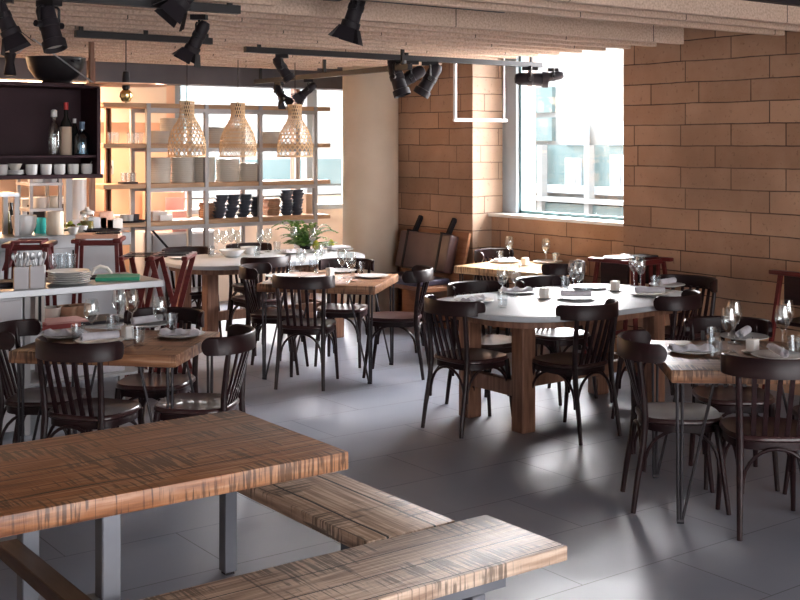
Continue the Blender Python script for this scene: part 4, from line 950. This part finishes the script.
def Pl(x, y, z, where, nap=None, rz=0):
    p = at(x, y, z); put(plate, p, 0, 'white plate ' + where, 'white plates laid on the tables')
    if nap: put(napkin_flat if nap == 'f' else napkin_roll, (p[0], p[1], z + (.0105 if nap == 'f' else .012)), R(rz), ('folded' if nap == 'f' else 'rolled') + ' linen napkin on the plate ' + where, 'linen napkins')
def Ca(x, y, z, where):
    p = at(x, y, z); put(saucer, p, 0, 'small saucer under the candle ' + where, 'candle saucers'); put(candle, (p[0], p[1], z + .005), R(10), 'white block candle ' + where, 'white block candles')
A1, A2, A6 = 45.5 - 90, 42 - 90, 50 - 90
# table by the station
Pl(66, 337, Z6, 'at the left end of the table by the station', 'f', A1 + 10)
Pl(100, 343, Z6, 'behind the back to front chair by the station', 'r', A1 + 40)
Pl(181, 336.5, Z6, 'at the right end of the table by the station', 'f', A1)
Pl(147, 326, Z6, 'on the far side of the table by the station', 'r', A1 + 55)
G(91.5, 341, Z6, 'leftmost on the table by the station'); G(119, 329, Z6, 'second from left on the table by the station'); G(132, 330, Z6, 'half hidden, third from left on the table by the station'); G(160, 338, Z6, 'rightmost on the table by the station')
U(78, 343, Z6, 'beside the leftmost wine glass by the station'); U(112.5, 333.5, Z6, 'behind the candle on the table by the station'); U(138.5, 345.5, Z6, 'in front of the candle on the table by the station'); U(171.5, 331, Z6, 'right of the rightmost wine glass by the station')
Ca(127.5, 339, Z6, 'on the table by the station')
# middle table
Pl(281, 277.5, Z6, 'at the left of the middle hairpin table'); Pl(318, 280.5, Z6, 'in front on the middle hairpin table'); Pl(372, 277.5, Z6, 'at the right of the middle hairpin table'); Pl(341, 272, Z6, 'at the back of the middle hairpin table')
G(301, 277, Z6, 'leftmost on the middle hairpin table'); G(318, 273, Z6, 'second from left on the middle hairpin table'); G(342, 278, Z6, 'third from left on the middle hairpin table'); G(351, 282, Z6, 'rightmost on the middle hairpin table')
U(291.5, 273, Z6, 'at the left on the middle hairpin table'); U(313, 271, Z6, 'between the left wine glasses of the middle table'); U(361, 274, Z6, 'at the right on the middle hairpin table')
Ca(330, 277, Z6, 'on the middle hairpin table')
# rear oval table
Pl(182, 258.5, Z4, 'at the left end of the rear oval table'); Pl(203, 251.5, Z4, 'at the back left of the rear oval table'); Pl(293, 253.5, Z4, 'in front of the plant on the rear oval table', 'f', 10); Pl(340, 250.5, Z4, 'at the right end of the rear oval table')
for i, (x, y) in enumerate(((217, 253.5), (224, 255), (231, 252.5), (238, 254), (260.5, 254), (268, 252), (294, 250.5), (312.5, 252.5))):
    G(x, y, Z4, f'{ORD[i]} from the left on the rear oval table')
for i, (x, y) in enumerate(((211, 256.5), (257, 256.5), (277, 252), (322, 255))): U(x, y, Z4, f'{ORD[i]} from the left on the rear oval table')
for x, y, s, w_ in ((232, 257, 1.0, 'wide white bowl at the front of the rear oval table'), (249, 254, .7, 'smaller white bowl right of the wide one')):
    tag(MB().lathe([(.001, 0), (.05 * s, 0), (.07 * s, .01), (.115 * s, .062), (.118 * s, .068), (.112 * s, .068), (.06 * s, .016), (.001, .012)], 32).build('serving_bowl', M['china'], loc=at(x, y, Z4)), w_, 'bowl')
f = card('menu', at(337, 247.5, Z4 + .012 + .012), 0, .22, .16, .014, 'panel', 'grey menu on the plate at the right of the rear oval table', 'menu')
# plant
pp = at(305, 249, Z4); o = thing('potted_plant', 'leafy green plant with feathery fronds on the rear oval table', 'plant', pp)
MB().lathe([(.001, 0), (.05, 0), (.06, .05), (.054, .05), (.045, .04), (.001, .04)], 20).build('pot', M['matblack'], o)
for k in range(38):
    a = 2 * PI * k / 38 + random.uniform(-.2, .2); ln = random.uniform(.12, .34); up = random.uniform(.0, .24); m = MB(); prev = None; n = 9
    pts = [Vector((math.cos(a) * ln * t, math.sin(a) * ln * t, .04 + up * math.sin(t * 2.0))) for t in [i / n for i in range(n + 1)]]
    m.tube(pts, .003, 4)
    sd = Vector((-math.sin(a), math.cos(a), 0))
    for i in range(2, n + 1):
        for s in (-1, 1):
            l_ = .075 * (1.15 - i / n * .7); b0 = pts[i]; fw = (pts[i] - pts[i - 1]).normalized()
            tip = b0 + sd * s * l_ + fw * l_ * .6 + Vector((0, 0, -.01)); mid = (b0 + tip) / 2
            m.add([b0, mid + fw * .017, tip, mid - fw * .017, mid + Vector((0, 0, .004))], [(0, 1, 4), (1, 2, 4), (2, 3, 4), (3, 0, 4)])
    m.build('frond', M['leaf'], o)
lp = at(331, 249, Z4)
tag(MB().lathe([(.001, -.0), (.02, .004), (.034, .03), (.036, .05), (.026, .078), (.008, .095), (.001, .096)], 18).build('lemon', M['lemon'], loc=lp), 'yellow green fruit beside the plant on the rear oval table', 'fruit')
tag(MB().lathe([(.001, -.0), (.02, .004), (.034, .03), (.036, .05), (.026, .078), (.008, .095), (.001, .096)], 18).build('lemon', M['lemon'], loc=at(316, 250, Z4)), 'yellow fruit under the fronds of the plant', 'fruit')
# long white table
Pl(474, 302, Z4, 'at the left end of the long white table', 'f', 20); Pl(517, 293, Z4, 'at the back left of the long white table', 'f', -30); Pl(576, 299.5, Z4, 'behind the front chair on the long white table', 'r', -36); Pl(590, 288.5, Z4, 'at the back right of the long white table')
Pl(650, 295.5, Z4, 'at the front right of the long white table', 'r', -30); Pl(667, 286.5, Z4, 'at the right end of the long white table', 'r', 10)
G(502.5, 300, Z4, 'leftmost on the long white table'); G(515, 297, Z4, 'second from left on the long white table'); G(573.5, 293, Z4, 'third from left on the long white table'); G(579, 296, Z4, 'fourth from left on the long white table'); G(634, 286, Z4, 'fifth from left on the long white table'); G(640.5, 288.5, Z4, 'rightmost on the long white table')
U(502.5, 307.5, Z4, 'leftmost on the long white table, in front of a wine glass'); U(565, 290.5, Z4, 'beside the middle wine glasses of the white table'); U(587.5, 299, Z4, 'behind the front chair rail on the white table'); U(655.5, 290, Z4, 'rightmost on the long white table')
Ca(544, 298.5, Z4, 'at the left of the long white table'); Ca(615, 291, Z4, 'at the right of the long white table')
# window table
Pl(505, 262.5, Z6, 'at the back of the sunlit window table', 'f', 0); Pl(548, 263, Z6, 'at the right of the sunlit window table')
G(509.5, 261, Z6, 'left one on the sunlit window table'); G(546, 264, Z6, 'right one on the sunlit window table'); U(500, 262, Z6, 'left one on the sunlit window table'); U(556, 264, Z6, 'right one on the sunlit window table'); Ca(525, 266, Z6, 'on the sunlit window table')
# right edge table
Pl(692, 352.5, Z6, 'at the left end of the right edge table', 'f', A6 + 6); Pl(744, 339, Z6, 'on the far side of the right edge table', 'r', A6 + 65); Pl(778, 358, Z6, 'behind the front chair of the right edge table', 'r', A6 + 95)
G(729, 352, Z6, 'in front, left pair on the right edge table'); G(734, 343.5, Z6, 'behind, left pair on the right edge table'); G(782.5, 349, Z6, 'in front, right pair on the right edge table'); G(786.5, 342, Z6, 'behind, right pair on the right edge table')
U(715.5, 358.5, Z6, 'in front at the left of the right edge table'); U(713.5, 346.5, Z6, 'behind at the left of the right edge table'); U(795, 356, Z6, 'at the right of the right edge table'); Ca(752.5, 353, Z6, 'on the right edge table')
